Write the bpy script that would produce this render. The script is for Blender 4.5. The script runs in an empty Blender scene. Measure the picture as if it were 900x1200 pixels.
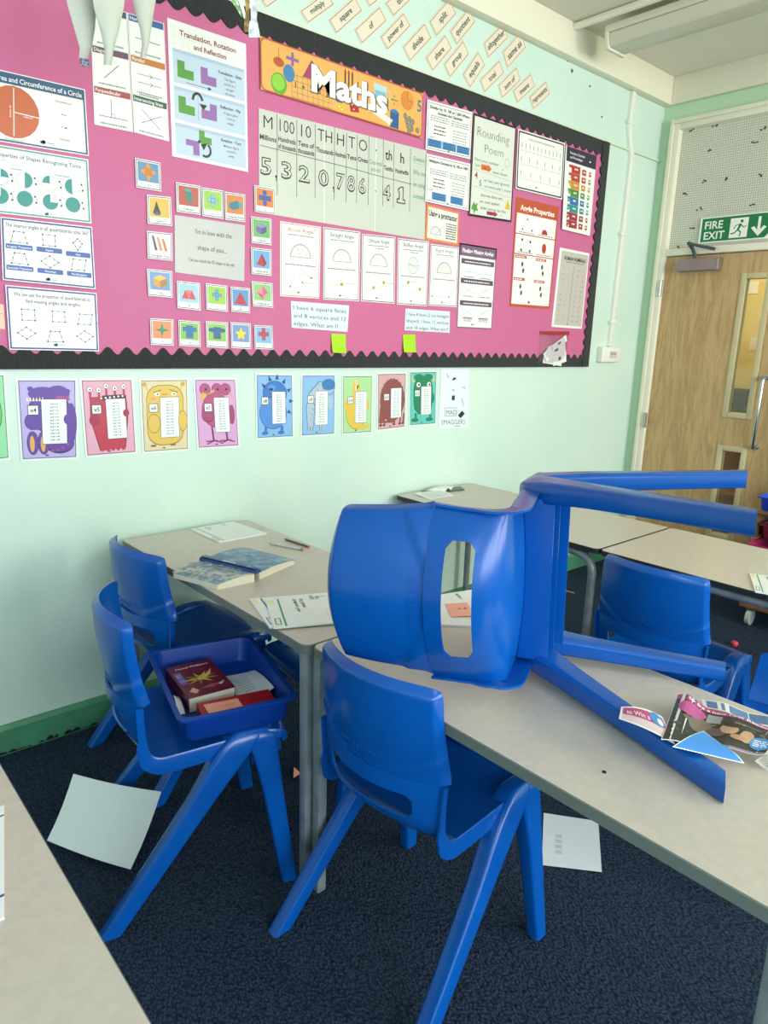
import bpy, bmesh, math, random
from mathutils import Vector, Matrix
random.seed(7)
C = bpy.context.scene.collection
PI = math.pi
RAD = math.radians

# ------------------------------------------------------------------ camera
F_PX = 824.915
CR = Vector((0.750104067, -0.660649890, 0.029759216))
CU = Vector((0.135912646, 0.198042330, 0.970724981))
CW = Vector((0.647202936, 0.724100103, -0.238343032))
CAMPOS = Vector((0, 0, 1.45))
WALL_Y = 2.5085      # plane of the display wall
DOOR_X = 4.476       # plane of the door wall

def ray(px, py): return CR*((px-450)/F_PX) - CU*((py-600)/F_PX) + CW
def at_y(px, py, y=WALL_Y):
    d = ray(px, py); return CAMPOS + d*(y/d.y)
def at_x(px, py, x=DOOR_X):
    d = ray(px, py); return CAMPOS + d*(x/d.x)
def at_z(px, py, z):
    d = ray(px, py); return CAMPOS + d*((z-1.45)/d.z)

cam = bpy.data.cameras.new('camera'); co = bpy.data.objects.new('camera', cam); C.objects.link(co)
cam.sensor_width = 36; cam.sensor_fit = 'AUTO'; cam.lens = F_PX/1200*36
cam.clip_start = 0.02; cam.clip_end = 60
M = Matrix((CR, CU, -CW)).transposed().to_4x4(); M.translation = CAMPOS
co.matrix_world = M
bpy.context.scene.camera = co

# ------------------------------------------------------------------ materials
def lin(h):
    h = h.lstrip('#'); o = []
    for i in (0, 2, 4):
        c = int(h[i:i+2], 16)/255
        o.append(c/12.92 if c <= .04045 else ((c+.055)/1.055)**2.4)
    return (*o, 1)
MATS = {}
def mat(name, hexc, rough=.5, metal=0, spec=.5, bump=None, vary=None, coat=0):
    if name in MATS: return MATS[name]
    m = bpy.data.materials.new(name); m.use_nodes = True
    nt = m.node_tree; b = nt.nodes['Principled BSDF']
    b.inputs['Base Color'].default_value = lin(hexc)
    b.inputs['Roughness'].default_value = rough; b.inputs['Metallic'].default_value = metal
    b.inputs['Specular IOR Level'].default_value = spec
    b.inputs['Coat Weight'].default_value = coat
    if bump or vary:
        tc = nt.nodes.new('ShaderNodeTexCoord')
    if bump:
        sc, st, dist = bump
        n = nt.nodes.new('ShaderNodeTexNoise'); n.inputs['Scale'].default_value = sc; n.inputs['Detail'].default_value = 4
        bp = nt.nodes.new('ShaderNodeBump'); bp.inputs['Strength'].default_value = st; bp.inputs['Distance'].default_value = dist
        nt.links.new(tc.outputs['Object'], n.inputs['Vector']); nt.links.new(n.outputs['Fac'], bp.inputs['Height'])
        nt.links.new(bp.outputs['Normal'], b.inputs['Normal'])
    if vary:
        sc, h2, lo, hi = vary
        n = nt.nodes.new('ShaderNodeTexNoise'); n.inputs['Scale'].default_value = sc; n.inputs['Detail'].default_value = 6
        rp = nt.nodes.new('ShaderNodeValToRGB'); rp.color_ramp.elements[0].position = lo; rp.color_ramp.elements[1].position = hi
        rp.color_ramp.elements[0].color = lin(hexc); rp.color_ramp.elements[1].color = lin(h2)
        nt.links.new(tc.outputs['Object'], n.inputs['Vector']); nt.links.new(n.outputs['Fac'], rp.inputs['Fac'])
        nt.links.new(rp.outputs['Color'], b.inputs['Base Color'])
    MATS[name] = m; return m
def ink(hexc): return mat('ink_'+hexc, hexc, .42)

WALL = mat('mint_wall_paint', 'cee3d8', .42, bump=(40, .25, .004), vary=(2.5, 'c7dfd5', .35, .7))
DOORWALL = mat('green_wall_paint', 'bedcbb', .5, bump=(40, .2, .004))
CREAM = mat('cream_gloss_paint', 'e9e5d2', .4)
CEIL = mat('ceiling_paint', 'e0dccf', .8, bump=(60, .1, .003))
GREENB = mat('green_gloss_paint', '4f9271', .35, vary=(9, '468566', .4, .6))
BLUE = mat('blue_plastic', '0452aa', .22, vary=(14, '0657b1', .35, .7), bump=(350, .05, .001))
DBLUE = mat('deep_blue_tray_plastic', '0a3d98', .4, spec=.3)
LAM = mat('beige_laminate', 'c4bcb3', .33, vary=(60, 'bfb7ae', .4, .6))
EDGE = mat('grey_table_edging', '6d7672', .45)
DKEDGE = mat('dark_table_edging', '23282b', .5)
STEEL = mat('grey_painted_steel', '8b959a', .4, metal=.2, vary=(18, '7b868c', .45, .62))
STEELD = mat('dark_painted_steel', '454f55', .5)
CHROME = mat('satin_steel', 'bfc3c2', .25, metal=1)
PINK = mat('pink_backing_paper', 'c96493', .6, vary=(1.2, 'c66895', .4, .65))
WHITEP = mat('white_plastic', 'e4e6dc', .4)
PAPER = mat('white_paper', 'eef1f0', .5)
LPAPER = mat('laminated_paper', 'eceeea', .3)
GPAPER = mat('tracing_paper', 'bfc3b8', .6)
BLACKM = mat('matt_black', '101113', .5)

def carpet():
    m = bpy.data.materials.new('navy_ribbed_carpet'); m.use_nodes = True; nt = m.node_tree; b = nt.nodes['Principled BSDF']
    b.inputs['Roughness'].default_value = .95; b.inputs['Specular IOR Level'].default_value = .1
    tc = nt.nodes.new('ShaderNodeTexCoord')
    v = nt.nodes.new('ShaderNodeTexVoronoi'); v.inputs['Scale'].default_value = 185
    mp = nt.nodes.new('ShaderNodeMapping'); mp.inputs['Scale'].default_value = (1, .55, 1)
    n = nt.nodes.new('ShaderNodeTexNoise'); n.inputs['Scale'].default_value = 3
    n2 = nt.nodes.new('ShaderNodeTexNoise'); n2.inputs['Scale'].default_value = 420
    nt.links.new(tc.outputs['Object'], mp.inputs['Vector']); nt.links.new(mp.outputs['Vector'], v.inputs['Vector'])
    nt.links.new(tc.outputs['Object'], n.inputs['Vector']); nt.links.new(tc.outputs['Object'], n2.inputs['Vector'])
    rp = nt.nodes.new('ShaderNodeValToRGB'); rp.color_ramp.elements[0].color = lin('42526a'); rp.color_ramp.elements[1].color = lin('243248')
    rp.color_ramp.elements[0].position = .05; rp.color_ramp.elements[1].position = .75
    mx = nt.nodes.new('ShaderNodeMix'); mx.data_type = 'RGBA'; mx.blend_type = 'MULTIPLY'; mx.inputs['Factor'].default_value = .5
    nt.links.new(v.outputs['Distance'], rp.inputs['Fac']); nt.links.new(rp.outputs['Color'], mx.inputs['A']); nt.links.new(n2.outputs['Color'], mx.inputs['B'])
    nt.links.new(mx.outputs['Result'], b.inputs['Base Color'])
    bp = nt.nodes.new('ShaderNodeBump'); bp.inputs['Strength'].default_value = .9; bp.inputs['Distance'].default_value = .006; bp.invert = True
    nt.links.new(v.outputs['Distance'], bp.inputs['Height']); nt.links.new(bp.outputs['Normal'], b.inputs['Normal'])
    return m
CARPET = carpet()

def corrug():
    m = bpy.data.materials.new('black_corrugated_card'); m.use_nodes = True; nt = m.node_tree; b = nt.nodes['Principled BSDF']
    b.inputs['Base Color'].default_value = lin('25282b'); b.inputs['Roughness'].default_value = .6
    tc = nt.nodes.new('ShaderNodeTexCoord'); w = nt.nodes.new('ShaderNodeTexWave'); w.inputs['Scale'].default_value = 45; w.bands_direction = 'X'
    bp = nt.nodes.new('ShaderNodeBump'); bp.inputs['Strength'].default_value = .7; bp.inputs['Distance'].default_value = .004
    nt.links.new(tc.outputs['Object'], w.inputs['Vector']); nt.links.new(w.outputs['Fac'], bp.inputs['Height']); nt.links.new(bp.outputs['Normal'], b.inputs['Normal'])
    return m
CORR = corrug()

def wood(name, c1, c2, sx=(6, 6, .6), rough=.4, wsc=2.2):
    m = bpy.data.materials.new(name); m.use_nodes = True; nt = m.node_tree; b = nt.nodes['Principled BSDF']
    b.inputs['Roughness'].default_value = rough
    tc = nt.nodes.new('ShaderNodeTexCoord'); mp = nt.nodes.new('ShaderNodeMapping'); mp.inputs['Scale'].default_value = sx
    n = nt.nodes.new('ShaderNodeTexNoise'); n.inputs['Scale'].default_value = wsc; n.inputs['Detail'].default_value = 8; n.inputs['Distortion'].default_value = 1.2
    n2 = nt.nodes.new('ShaderNodeTexNoise'); n2.inputs['Scale'].default_value = 40; n2.inputs['Detail'].default_value = 3
    mth = nt.nodes.new('ShaderNodeMath'); mth.operation = 'MULTIPLY'; mth.inputs[1].default_value = 9
    fr = nt.nodes.new('ShaderNodeMath'); fr.operation = 'PINGPONG'; fr.inputs[1].default_value = 1
    ad = nt.nodes.new('ShaderNodeMath'); ad.operation = 'MULTIPLY_ADD'; ad.inputs[1].default_value = .5
    rp = nt.nodes.new('ShaderNodeValToRGB'); rp.color_ramp.elements[0].color = lin(c1); rp.color_ramp.elements[1].color = lin(c2)
    rp.color_ramp.elements[0].position = .1; rp.color_ramp.elements[1].position = 1
    L = nt.links.new
    L(tc.outputs['Object'], mp.inputs['Vector']); L(mp.outputs['Vector'], n.inputs['Vector']); L(mp.outputs['Vector'], n2.inputs['Vector'])
    L(n.outputs['Fac'], mth.inputs[0]); L(mth.outputs[0], fr.inputs[0]); L(fr.outputs[0], ad.inputs[0]); L(n2.outputs['Fac'], ad.inputs[2])
    L(ad.outputs[0], rp.inputs['Fac']); L(rp.outputs['Color'], b.inputs['Base Color'])
    return m
OAK = wood('oak_veneer', 'a07e52', 'c9a978')
BEAD = mat('pale_beading', 'c9bd96', .45)
BROWNW = wood('brown_wood', '6d4c33', '8d6746', (3, .6, 3))

def wired():
    m = bpy.data.materials.new('wired_glass_backed_with_paper'); m.use_nodes = True; nt = m.node_tree; b = nt.nodes['Principled BSDF']
    b.inputs['Roughness'].default_value = .25
    tc = nt.nodes.new('ShaderNodeTexCoord'); sp = nt.nodes.new('ShaderNodeSeparateXYZ'); nt.links.new(tc.outputs['Object'], sp.inputs[0])
    outs = []
    for ax in ('Y', 'Z'):
        a = nt.nodes.new('ShaderNodeMath'); a.operation = 'DIVIDE'; a.inputs[1].default_value = .0135
        f = nt.nodes.new('ShaderNodeMath'); f.operation = 'FRACT'
        g = nt.nodes.new('ShaderNodeMath'); g.operation = 'LESS_THAN'; g.inputs[1].default_value = .17
        nt.links.new(sp.outputs[ax], a.inputs[0]); nt.links.new(a.outputs[0], f.inputs[0]); nt.links.new(f.outputs[0], g.inputs[0]); outs.append(g)
    mx = nt.nodes.new('ShaderNodeMath'); mx.operation = 'MAXIMUM'; nt.links.new(outs[0].outputs[0], mx.inputs[0]); nt.links.new(outs[1].outputs[0], mx.inputs[1])
    c = nt.nodes.new('ShaderNodeMix'); c.data_type = 'RGBA'; c.inputs['A'].default_value = lin('dad9ca'); c.inputs['B'].default_value = lin('9da195')
    nt.links.new(mx.outputs[0], c.inputs['Factor']); nt.links.new(c.outputs['Result'], b.inputs['Base Color'])
    return m
WIRED = wired()

def clear(name, tint='ffffff', refl=.12):
    m = bpy.data.materials.new(name); m.use_nodes = True; nt = m.node_tree; nt.nodes.clear()
    o = nt.nodes.new('ShaderNodeOutputMaterial'); t = nt.nodes.new('ShaderNodeBsdfTransparent'); t.inputs[0].default_value = lin(tint)
    g = nt.nodes.new('ShaderNodeBsdfGlossy'); g.inputs['Roughness'].default_value = .08; x = nt.nodes.new('ShaderNodeMixShader'); x.inputs[0].default_value = refl
    nt.links.new(t.outputs[0], x.inputs[1]); nt.links.new(g.outputs[0], x.inputs[2]); nt.links.new(x.outputs[0], o.inputs[0]); return m
GLASS = clear('clear_glass', 'f4f6f0', .06)
BAGP = clear('clear_bag_plastic', 'fbf8fa', .07)

# ------------------------------------------------------------------ mesh helpers
class MB:
    def __init__(s): s.v = []; s.f = []; s.m = []; s.mats = []
    def mi(s, m):
        if m not in s.mats: s.mats.append(m)
        return s.mats.index(m)
    def add(s, vs, fs, m):
        b = len(s.v); s.v += [tuple(v) for v in vs]; k = s.mi(m)
        for f in fs: s.f.append([b+i for i in f]); s.m.append(k)
    def box(s, lo, hi, m, mtx=None):
        x0, y0, z0 = lo; x1, y1, z1 = hi
        vs = [(x0,y0,z0),(x1,y0,z0),(x1,y1,z0),(x0,y1,z0),(x0,y0,z1),(x1,y0,z1),(x1,y1,z1),(x0,y1,z1)]
        if mtx: vs = [mtx @ Vector(v) for v in vs]
        s.add(vs, [(3,2,1,0),(4,5,6,7),(0,1,5,4),(1,2,6,5),(2,3,7,6),(3,0,4,7)], m)
    def prism(s, pts, axis, a, b, m):
        n = len(pts); vs = []
        for c in (a, b):
            for p in pts:
                vs.append({'x': (c, p[0], p[1]), 'y': (p[0], c, p[1]), 'z': (p[0], p[1], c)}[axis])
        s.add(vs, [tuple(range(n)), tuple(range(2*n-1, n-1, -1))]+[(i, (i+1) % n, n+(i+1) % n, n+i) for i in range(n)], m)
    def tube(s, pts, r, m, n=10, closed=False):
        pts = [Vector(p) for p in pts]; rs = r if isinstance(r, (list, tuple)) else [r]*len(pts)
        vs = []; prev = None
        for i, p in enumerate(pts):
            t = (pts[min(i+1, len(pts)-1)]-pts[max(i-1, 0)]).normalized()
            if prev is None: u = t.orthogonal().normalized()
            else: u = (prev - t*prev.dot(t)).normalized()
            prev = u; w = t.cross(u)
            for k in range(n):
                a = 2*PI*k/n; vs.append(p+(u*math.cos(a)+w*math.sin(a))*rs[i])
        fs = []
        for i in range(len(pts)-1):
            for k in range(n): fs.append((i*n+k, i*n+(k+1) % n, (i+1)*n+(k+1) % n, (i+1)*n+k))
        fs += [tuple(range(n-1, -1, -1)), tuple((len(pts)-1)*n+k for k in range(n))]
        s.add(vs, fs, m)
    def build(s, name, parent=None, sharp=35, bevel=0, segs=2):
        me = bpy.data.meshes.new(name); me.from_pydata(s.v, [], s.f)
        for m in s.mats: me.materials.append(m)
        me.polygons.foreach_set('material_index', s.m); me.update()
        bm = bmesh.new(); bm.from_mesh(me); bmesh.ops.recalc_face_normals(bm, faces=bm.faces)
        if bevel:
            es = [e for e in bm.edges if e.is_manifold and e.calc_face_angle(0) > RAD(40)]
            bmesh.ops.bevel(bm, geom=es, offset=bevel, segments=segs, affect='EDGES', profile=.5, clamp_overlap=True)
        bm.to_mesh(me); bm.free()
        me.polygons.foreach_set('use_smooth', [True]*len(me.polygons)); me.set_sharp_from_angle(angle=RAD(sharp))
        o = bpy.data.objects.new(name, me); C.objects.link(o)
        if parent: o.parent = parent
        return o

def tag(o, label=None, cat=None, group=None, kind=None):
    if label: o['label'] = label
    if cat: o['category'] = cat
    if group: o['group'] = group
    if kind: o['kind'] = kind
    return o
def empty(name, loc=(0,0,0), rz=0, label=None, cat=None, group=None, kind=None, mtx=None):
    o = bpy.data.objects.new(name, None); C.objects.link(o); o.empty_display_size = .1
    o.location = loc; o.rotation_euler = (0, 0, rz)
    if mtx is not None: o.matrix_world = mtx
    return tag(o, label, cat, group, kind)
def kids(o): return [c for c in bpy.data.objects if c.parent == o]
def copy_tree(o, parent=None):
    ch = kids(o); c = o.copy(); C.objects.link(c); c.parent = parent
    for k in ch: copy_tree(k, c)
    return c
def struct(mb, name, label=None, **k): return tag(mb.build(name, **k), label or None, None, None, 'structure')

# ------------------------------------------------------------------ text
TCACHE = {}
def glyphs(s, bold=0, res=2):
    k = (s, bold, res)
    if k in TCACHE: return TCACHE[k]
    cu = bpy.data.curves.new('t', 'FONT'); cu.body = s; cu.resolution_u = res; cu.offset = bold; cu.fill_mode = 'FRONT'; cu.size = 1
    ob = bpy.data.objects.new('t', cu); C.objects.link(ob)
    dg = bpy.context.evaluated_depsgraph_get(); me = bpy.data.meshes.new_from_object(ob.evaluated_get(dg))
    vs = [(v.co.x, v.co.y) for v in me.vertices]; fs = [tuple(p.vertices) for p in me.polygons]
    bpy.data.objects.remove(ob); bpy.data.curves.remove(cu); bpy.data.meshes.remove(me)
    if vs:
        x0 = min(v[0] for v in vs); x1 = max(v[0] for v in vs)
    else: x0 = x1 = 0
    TCACHE[k] = ([(v[0]-x0, v[1]) for v in vs], fs, x1-x0)
    return TCACHE[k]
CAPH = .72

class Sheet:
    """a thin sheet with print on it; u to the right, v down, both 0..1"""
    def __init__(s, q, nrm, base='eceeea', thick=.0012, basemat=None, curl=None):
        s.q = [Vector(p) for p in q]; s.n = Vector(nrm).normalized(); s.curl = curl
        s.W = ((s.q[1]-s.q[0]).length+(s.q[2]-s.q[3]).length)/2; s.H = ((s.q[3]-s.q[0]).length+(s.q[2]-s.q[1]).length)/2
        s.mb = MB(); s.t = thick
        bm = basemat or mat('sheet_'+base, base, .32)
        if curl is None:
            a = [p.copy() for p in s.q]; b = [p+s.n*thick for p in s.q]
            s.mb.add(a+b, [(0,1,2,3),(4,5,6,7)]+[(i,(i+1)%4,4+(i+1)%4,4+i) for i in range(4)], bm)
        else:
            N = 12; vs = []
            for top in (0, 1):
                for j in range(N+1):
                    for i in range(N+1): vs.append(s.P(i/N, j/N, 0 if top else -thick/.00012))
            fs = []; K = (N+1)**2
            for j in range(N):
                for i in range(N):
                    a = j*(N+1)+i; f = (a, a+1, a+N+2, a+N+1); fs.append(f); fs.append(tuple(K+x for x in f))
            for i in range(N):
                fs += [(i, i+1, K+i+1, K+i), (N*(N+1)+i, N*(N+1)+i+1, K+N*(N+1)+i+1, K+N*(N+1)+i)]
                fs += [(i*(N+1), (i+1)*(N+1), K+(i+1)*(N+1), K+i*(N+1)), (i*(N+1)+N, (i+1)*(N+1)+N, K+(i+1)*(N+1)+N, K+i*(N+1)+N)]
            s.mb.add(vs, fs, bm)
    def P(s, u, v, l):
        a, b, c, d = s.q
        p = (a*(1-u)+b*u)*(1-v)+(d*(1-u)+c*u)*v
        if s.curl: p = p + s.n*s.curl(u, v)
        return p + s.n*(s.t+.00012*l)
    def poly(s, pts, col, l=1): s.mb.add([s.P(u, v, l) for u, v in pts], [tuple(range(len(pts)))], ink(col))
    def rect(s, u0, v0, u1, v1, col, l=1): s.poly([(u0,v0),(u1,v0),(u1,v1),(u0,v1)], col, l)
    def line(s, pts, t, col, l=2):
        for (a, b) in zip(pts, pts[1:]):
            dx = (b[0]-a[0])*s.W; dy = (b[1]-a[1])*s.H; L = math.hypot(dx, dy) or 1
            nx = -dy/L*t/2/s.W; ny = dx/L*t/2/s.H
            s.poly([(a[0]+nx,a[1]+ny),(b[0]+nx,b[1]+ny),(b[0]-nx,b[1]-ny),(a[0]-nx,a[1]-ny)], col, l)
    def loop(s, pts, t, col, l=2): s.line(list(pts)+[pts[0]], t, col, l)
    def frame(s, u0, v0, u1, v1, t, col, l=1):
        a = t/s.W; b = t/s.H
        s.rect(u0,v0,u1,v0+b,col,l); s.rect(u0,v1-b,u1,v1,col,l); s.rect(u0,v0+b,u0+a,v1-b,col,l); s.rect(u1-a,v0+b,u1,v1-b,col,l)
    def rrect(s, u0, v0, u1, v1, r, col, l=1):
        pts = []
        for (cx, cy, a0) in ((u1-r/s.W, v0+r/s.H, -90), (u1-r/s.W, v1-r/s.H, 0), (u0+r/s.W, v1-r/s.H, 90), (u0+r/s.W, v0+r/s.H, 180)):
            for k in range(4):
                a = RAD(a0+30*k); pts.append((cx+r*math.cos(a)/s.W, cy+r*math.sin(a)/s.H))
        s.poly(pts, col, l)
    def circ(s, u, v, r, col, l=1, a0=0, a1=360, ry=None, n=20, rot=0):
        pts = [] if a1-a0 >= 360 else [(u, v)]
        for k in range(n if a1-a0 >= 360 else n+1):
            a = RAD(a0+(a1-a0)*k/n); x = r*math.cos(a); y = -(ry or r)*math.sin(a)
            c, q = math.cos(RAD(rot)), math.sin(RAD(rot)); pts.append((u+(x*c+y*q)/s.W, v+(-x*q+y*c)/s.H))
        s.poly(pts, col, l)
    def arc(s, u, v, r, t, col, l=2, a0=0, a1=360, n=18, ry=None):
        s.line([(u+r*math.cos(RAD(a0+(a1-a0)*k/n))/s.W, v-(ry or r)*math.sin(RAD(a0+(a1-a0)*k/n))/s.H) for k in range(n+1)], t, col, l)
    def text(s, st, u, v, h, col='222222', al='C', w=None, rot=0, l=4, bold=.012, res=2):
        """h = capital height as a fraction of the sheet height, (u, v) = baseline point"""
        vs, fs, L = glyphs(st, bold, res); k = h*s.H/CAPH; kx = k
        if w and w < 0: kx = -w*s.W/L; w = -w
        elif w and L*k > w*s.W: kx = w*s.W/L
        x0 = {'C': -L/2, 'L': 0, 'R': -L}[al]; c, q = math.cos(RAD(rot)), math.sin(RAD(rot)); pv = []
        for x, y in vs:
            X = (x+x0)*kx; Y = y*k; X, Y = X*c-Y*q, X*q+Y*c
            pv.append(s.P(u+X/s.W, v-Y/s.H, l))
        s.mb.add(pv, fs, ink(col))
    def fine(s, u0, u1, v, h, col='7d7f80', l=2, seed=0):
        """a row of print too small to read"""
        r = random.Random(seed+int(v*1000)); u = u0
        while u < u1-.008:
            w = min(r.uniform(.02, .07), u1-u); s.rect(u, v-h, u+w, v, col, l); u += w+.012
    def logo(s, u, v, r=.008):
        s.circ(u, v, r, '27364f', 3, ry=r*.6); s.circ(u+.3*r/s.W, v-.3*r/s.H, r*.7, '27364f', 3, ry=r*.55)
        s.rect(u+1.5*r/s.W, v-.15*r/s.H, u+4*r/s.W, v+.15*r/s.H, '8a8f96', 3)
    def done(s, name, label, cat, group=None): return tag(s.mb.build(name, sharp=60), label, cat, group)

PIN_Y = WALL_Y-.014
def wsheet(q, y=PIN_Y, **k): return Sheet([at_y(px, py, y-.0012) for px, py in q], (0,-1,0), **k)

# ================================================================== ROOM
b = MB(); b.box((-3.2, -4, -.1), (4.6, 2.62, 0), CARPET); struct(b, 'floor')
b = MB(); b.box((-3.2, WALL_Y, 0), (DOOR_X+.12, WALL_Y+.12, 3.05), WALL); struct(b, 'wall_back')
b = MB(); b.box((-3.2, -4, 3.05), (DOOR_X+.12, WALL_Y+.12, 3.12), CEIL); struct(b, 'ceiling')
FR_L, FR_R = 2.435, 1.50        # door frame outer left / right (y)
FTOP = 2.80
b = MB()
b.box((DOOR_X, FR_L-.02, 0), (DOOR_X+.12, WALL_Y, 3.05), DOORWALL); b.box((DOOR_X, FR_R+.02, FTOP-.02), (DOOR_X+.12, FR_L-.02, 3.05), DOORWALL)
b.box((DOOR_X, -4, 0), (DOOR_X+.12, FR_R+.02, 3.05), DOORWALL); struct(b, 'wall_right')
b = MB(); b.box((-1.62, -4, 0), (-1.5, WALL_Y, 3.05), WALL); struct(b, 'wall_left')
b = MB(); b.box((-3.2, WALL_Y-.055, 2.895), (DOOR_X, WALL_Y, 3.05), CREAM); struct(b, 'trim_1', bevel=.004)
b = MB(); b.box((DOOR_X-.03, -4, 2.895), (DOOR_X, WALL_Y-.055, 3.05), CREAM); struct(b, 'trim_2', bevel=.004)
b = MB(); b.box((-.3, WALL_Y-.012, 2.582), (DOOR_X, WALL_Y, 2.596), mat('pale_green_trim', 'd3dfc8', .4)); struct(b, 'trim_3', bevel=.003)
b = MB(); b.prism([(WALL_Y, 0), (WALL_Y-.022, 0), (WALL_Y-.022, .092), (WALL_Y-.012, .105), (WALL_Y, .105)], 'x', -3.2, DOOR_X, GREENB)
for i in range(16):
    x = .32+i*.031+random.uniform(-.008, .008); w = random.uniform(.006, .03); h = random.uniform(.002, .012)+(.012 if 9 < i < 14 else 0)
    pts = [(x-w, .004), (x+w, .004), (x+w*.8, .004+h*.6), (x+w*.1, .004+h), (x-w*.7, .004+h*.5)]
    b.add([(p[0], WALL_Y-.0228, p[1]) for p in pts], [(0,1,2,3,4)], BLACKM)
struct(b, 'baseboard_back')
b = MB(); b.box((DOOR_X-.022, -4, 0), (DOOR_X, FR_R-.0, .1), GREENB); b.box((DOOR_X-.022, FR_L+.002, 0), (DOOR_X, WALL_Y-.022, .1), GREENB); struct(b, 'baseboard_right')

# door set: frame, leaf, vision panels, closer, handle
door = empty('door_1', (DOOR_X, 1.95, 0), kind='structure'); dx, dy = DOOR_X, 1.95
def rel(o, parent):           # parent keeping world coordinates of the mesh
    o.parent = parent; o.matrix_parent_inverse = Matrix.Translation(-parent.location); return o
b = MB()
fx0, fx1 = DOOR_X-.022, DOOR_X+.12
b.box((fx0, FR_L-.052, 0), (fx1, FR_L, FTOP), CREAM); b.box((fx0, FR_R, 0), (fx1, FR_R+.052, FTOP), CREAM)
b.box((fx0, FR_R+.052, FTOP-.052), (fx1, FR_L-.052, FTOP), CREAM); b.box((fx0, FR_R+.052, 2.014), (fx1, FR_L-.052, 2.055), CREAM)
b.box((fx0-.012, FR_L-.02, 0), (fx0, FR_L+.006, FTOP+.006), CREAM); b.box((fx0-.012, FR_R-.006, FTOP-.02), (fx0, FR_L-.02, FTOP+.006), CREAM)
rel(b.build('door_frame', bevel=.004), door)
LX0, LX1 = DOOR_X+.005, DOOR_X+.049
dl, dr = FR_L-.055, FR_R+.055
VL, VR, VB, VT = 1.878, 1.741, 1.064, 1.872       # vision panel hole
QL, QR, QB, QT = 1.875, 1.736, .30, .852
b = MB()
for (ya, yb, za, zb) in ((VL, dl, .005, 2.010), (dr, VR, .005, 2.010), (VR, VL, VT, 2.010), (VR, VL, QT, VB), (VR, VL, .005, QB)):
    b.box((LX0, ya, za), (LX1, yb, zb), OAK)
leaf = rel(b.build('door_leaf'), door)
for (l, r, bo, t, nm) in ((VL, VR, VB, VT, 'vision_panel_beading'), (QL, QR, QB, QT, 'vision_panel_beading')):
    b = MB(); w = .022
    for xa, xb in ((LX0-.006, LX0+.014), (LX1-.014, LX1+.006)):
        b.box((xa, l-.012, bo-.02), (xb, l+.02, t+.02), BEAD); b.box((xa, r-.02, bo-.02), (xb, r+.012, t+.02), BEAD)
        b.box((xa, r+.012, t-.012), (xb, l-.012, t+.02), BEAD); b.box((xa, r+.012, bo-.02), (xb, l-.012, bo+.012), BEAD)
    bead = b.build(nm, leaf, bevel=.003)
    b = MB(); b.box((LX0+.018, r, bo), (LX0+.024, l, t), GLASS); b.build('vision_panel_glass', leaf)
b = MB()
for z in (1.82, .975):
    b.box((fx0-.004, dl-.004, z-.05), (fx0+.006, dl+.018, z+.05), CHROME); b.tube([(fx0-.008, dl+.004, z-.05), (fx0-.008, dl+.004, z+.05)], .007, CHROME)
b.build('hinge', leaf)
b = MB(); h = [at_x(897, 443, LX0-.05), at_x(885, 524, LX0-.05)]
hy = 1.668
b.tube([(LX0+.002, hy, 1.295), (LX0-.045, hy, 1.295), (LX0-.055, hy, 1.28), (LX0-.055, hy, .90), (LX0-.045, hy, .885), (LX0+.002, hy, .885)], .011, CHROME, 12)
b.tube([(LX0-.002, hy, 1.295), (LX0-.006, hy, 1.295)], .018, CHROME, 14); b.tube([(LX0-.002, hy, .885), (LX0-.006, hy, .885)], .018, CHROME, 14)
b.build('pull_handle', leaf)
b = MB(); CLO = mat('mauve_grey_metal', '9c8a8c', .35, metal=.5)
b.box((LX0-.06, 2.03, 1.915), (LX0, 2.285, 1.985), CLO); b.box((LX0-.062, 2.018, 1.913), (LX0, 2.03, 1.987), CHROME)
clo = rel(b.build('door_closer', bevel=.003), door)
b = MB(); b.tube([(LX0-.03, 2.185, 1.985), (LX0-.03, 2.185, 2.01), (LX0-.05, 2.195, 2.045), (LX0-.10, 2.20, 2.075)], .011, STEELD, 8)
b.tube([(LX0-.10, 2.20, 2.07), (LX0-.06, 2.12, 2.05), (fx0-.01, 2.06, 2.036)], .009, STEELD, 8)
ar = b.build('closer_arm'); ar.parent = clo

win = empty('window_1', (DOOR_X, 1.95, 2.4), kind='structure')
b = MB(); b.box((DOOR_X+.02, FR_R+.05, 2.05), (DOOR_X+.03, FR_L-.05, FTOP-.05), WIRED)
# dark putty marks left on the glass
for i, (px, py) in enumerate([(812,152),(837,148),(833,176),(884,168),(826,213),(848,210),(889,206),(803,228),(820,245),(880,240),(812,268),(797,290),(830,264),(865,290),(893,151)]):
    p = at_x(px, py, DOOR_X+.0195)
    for k in range(3):
        y = p.y+random.uniform(-.018, .018); z = p.z+random.uniform(-.008, .008)
        b.add([(DOOR_X+.0195, y-.007, z-.004), (DOOR_X+.0195, y+.007, z-.003), (DOOR_X+.0195, y+.005, z+.005), (DOOR_X+.0195, y-.004, z+.006)], [(0,1,2,3)], ink('3d403c'))
o = b.build('wired_glass'); o.parent = win; o.matrix_parent_inverse = Matrix.Translation(-win.location)

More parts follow.
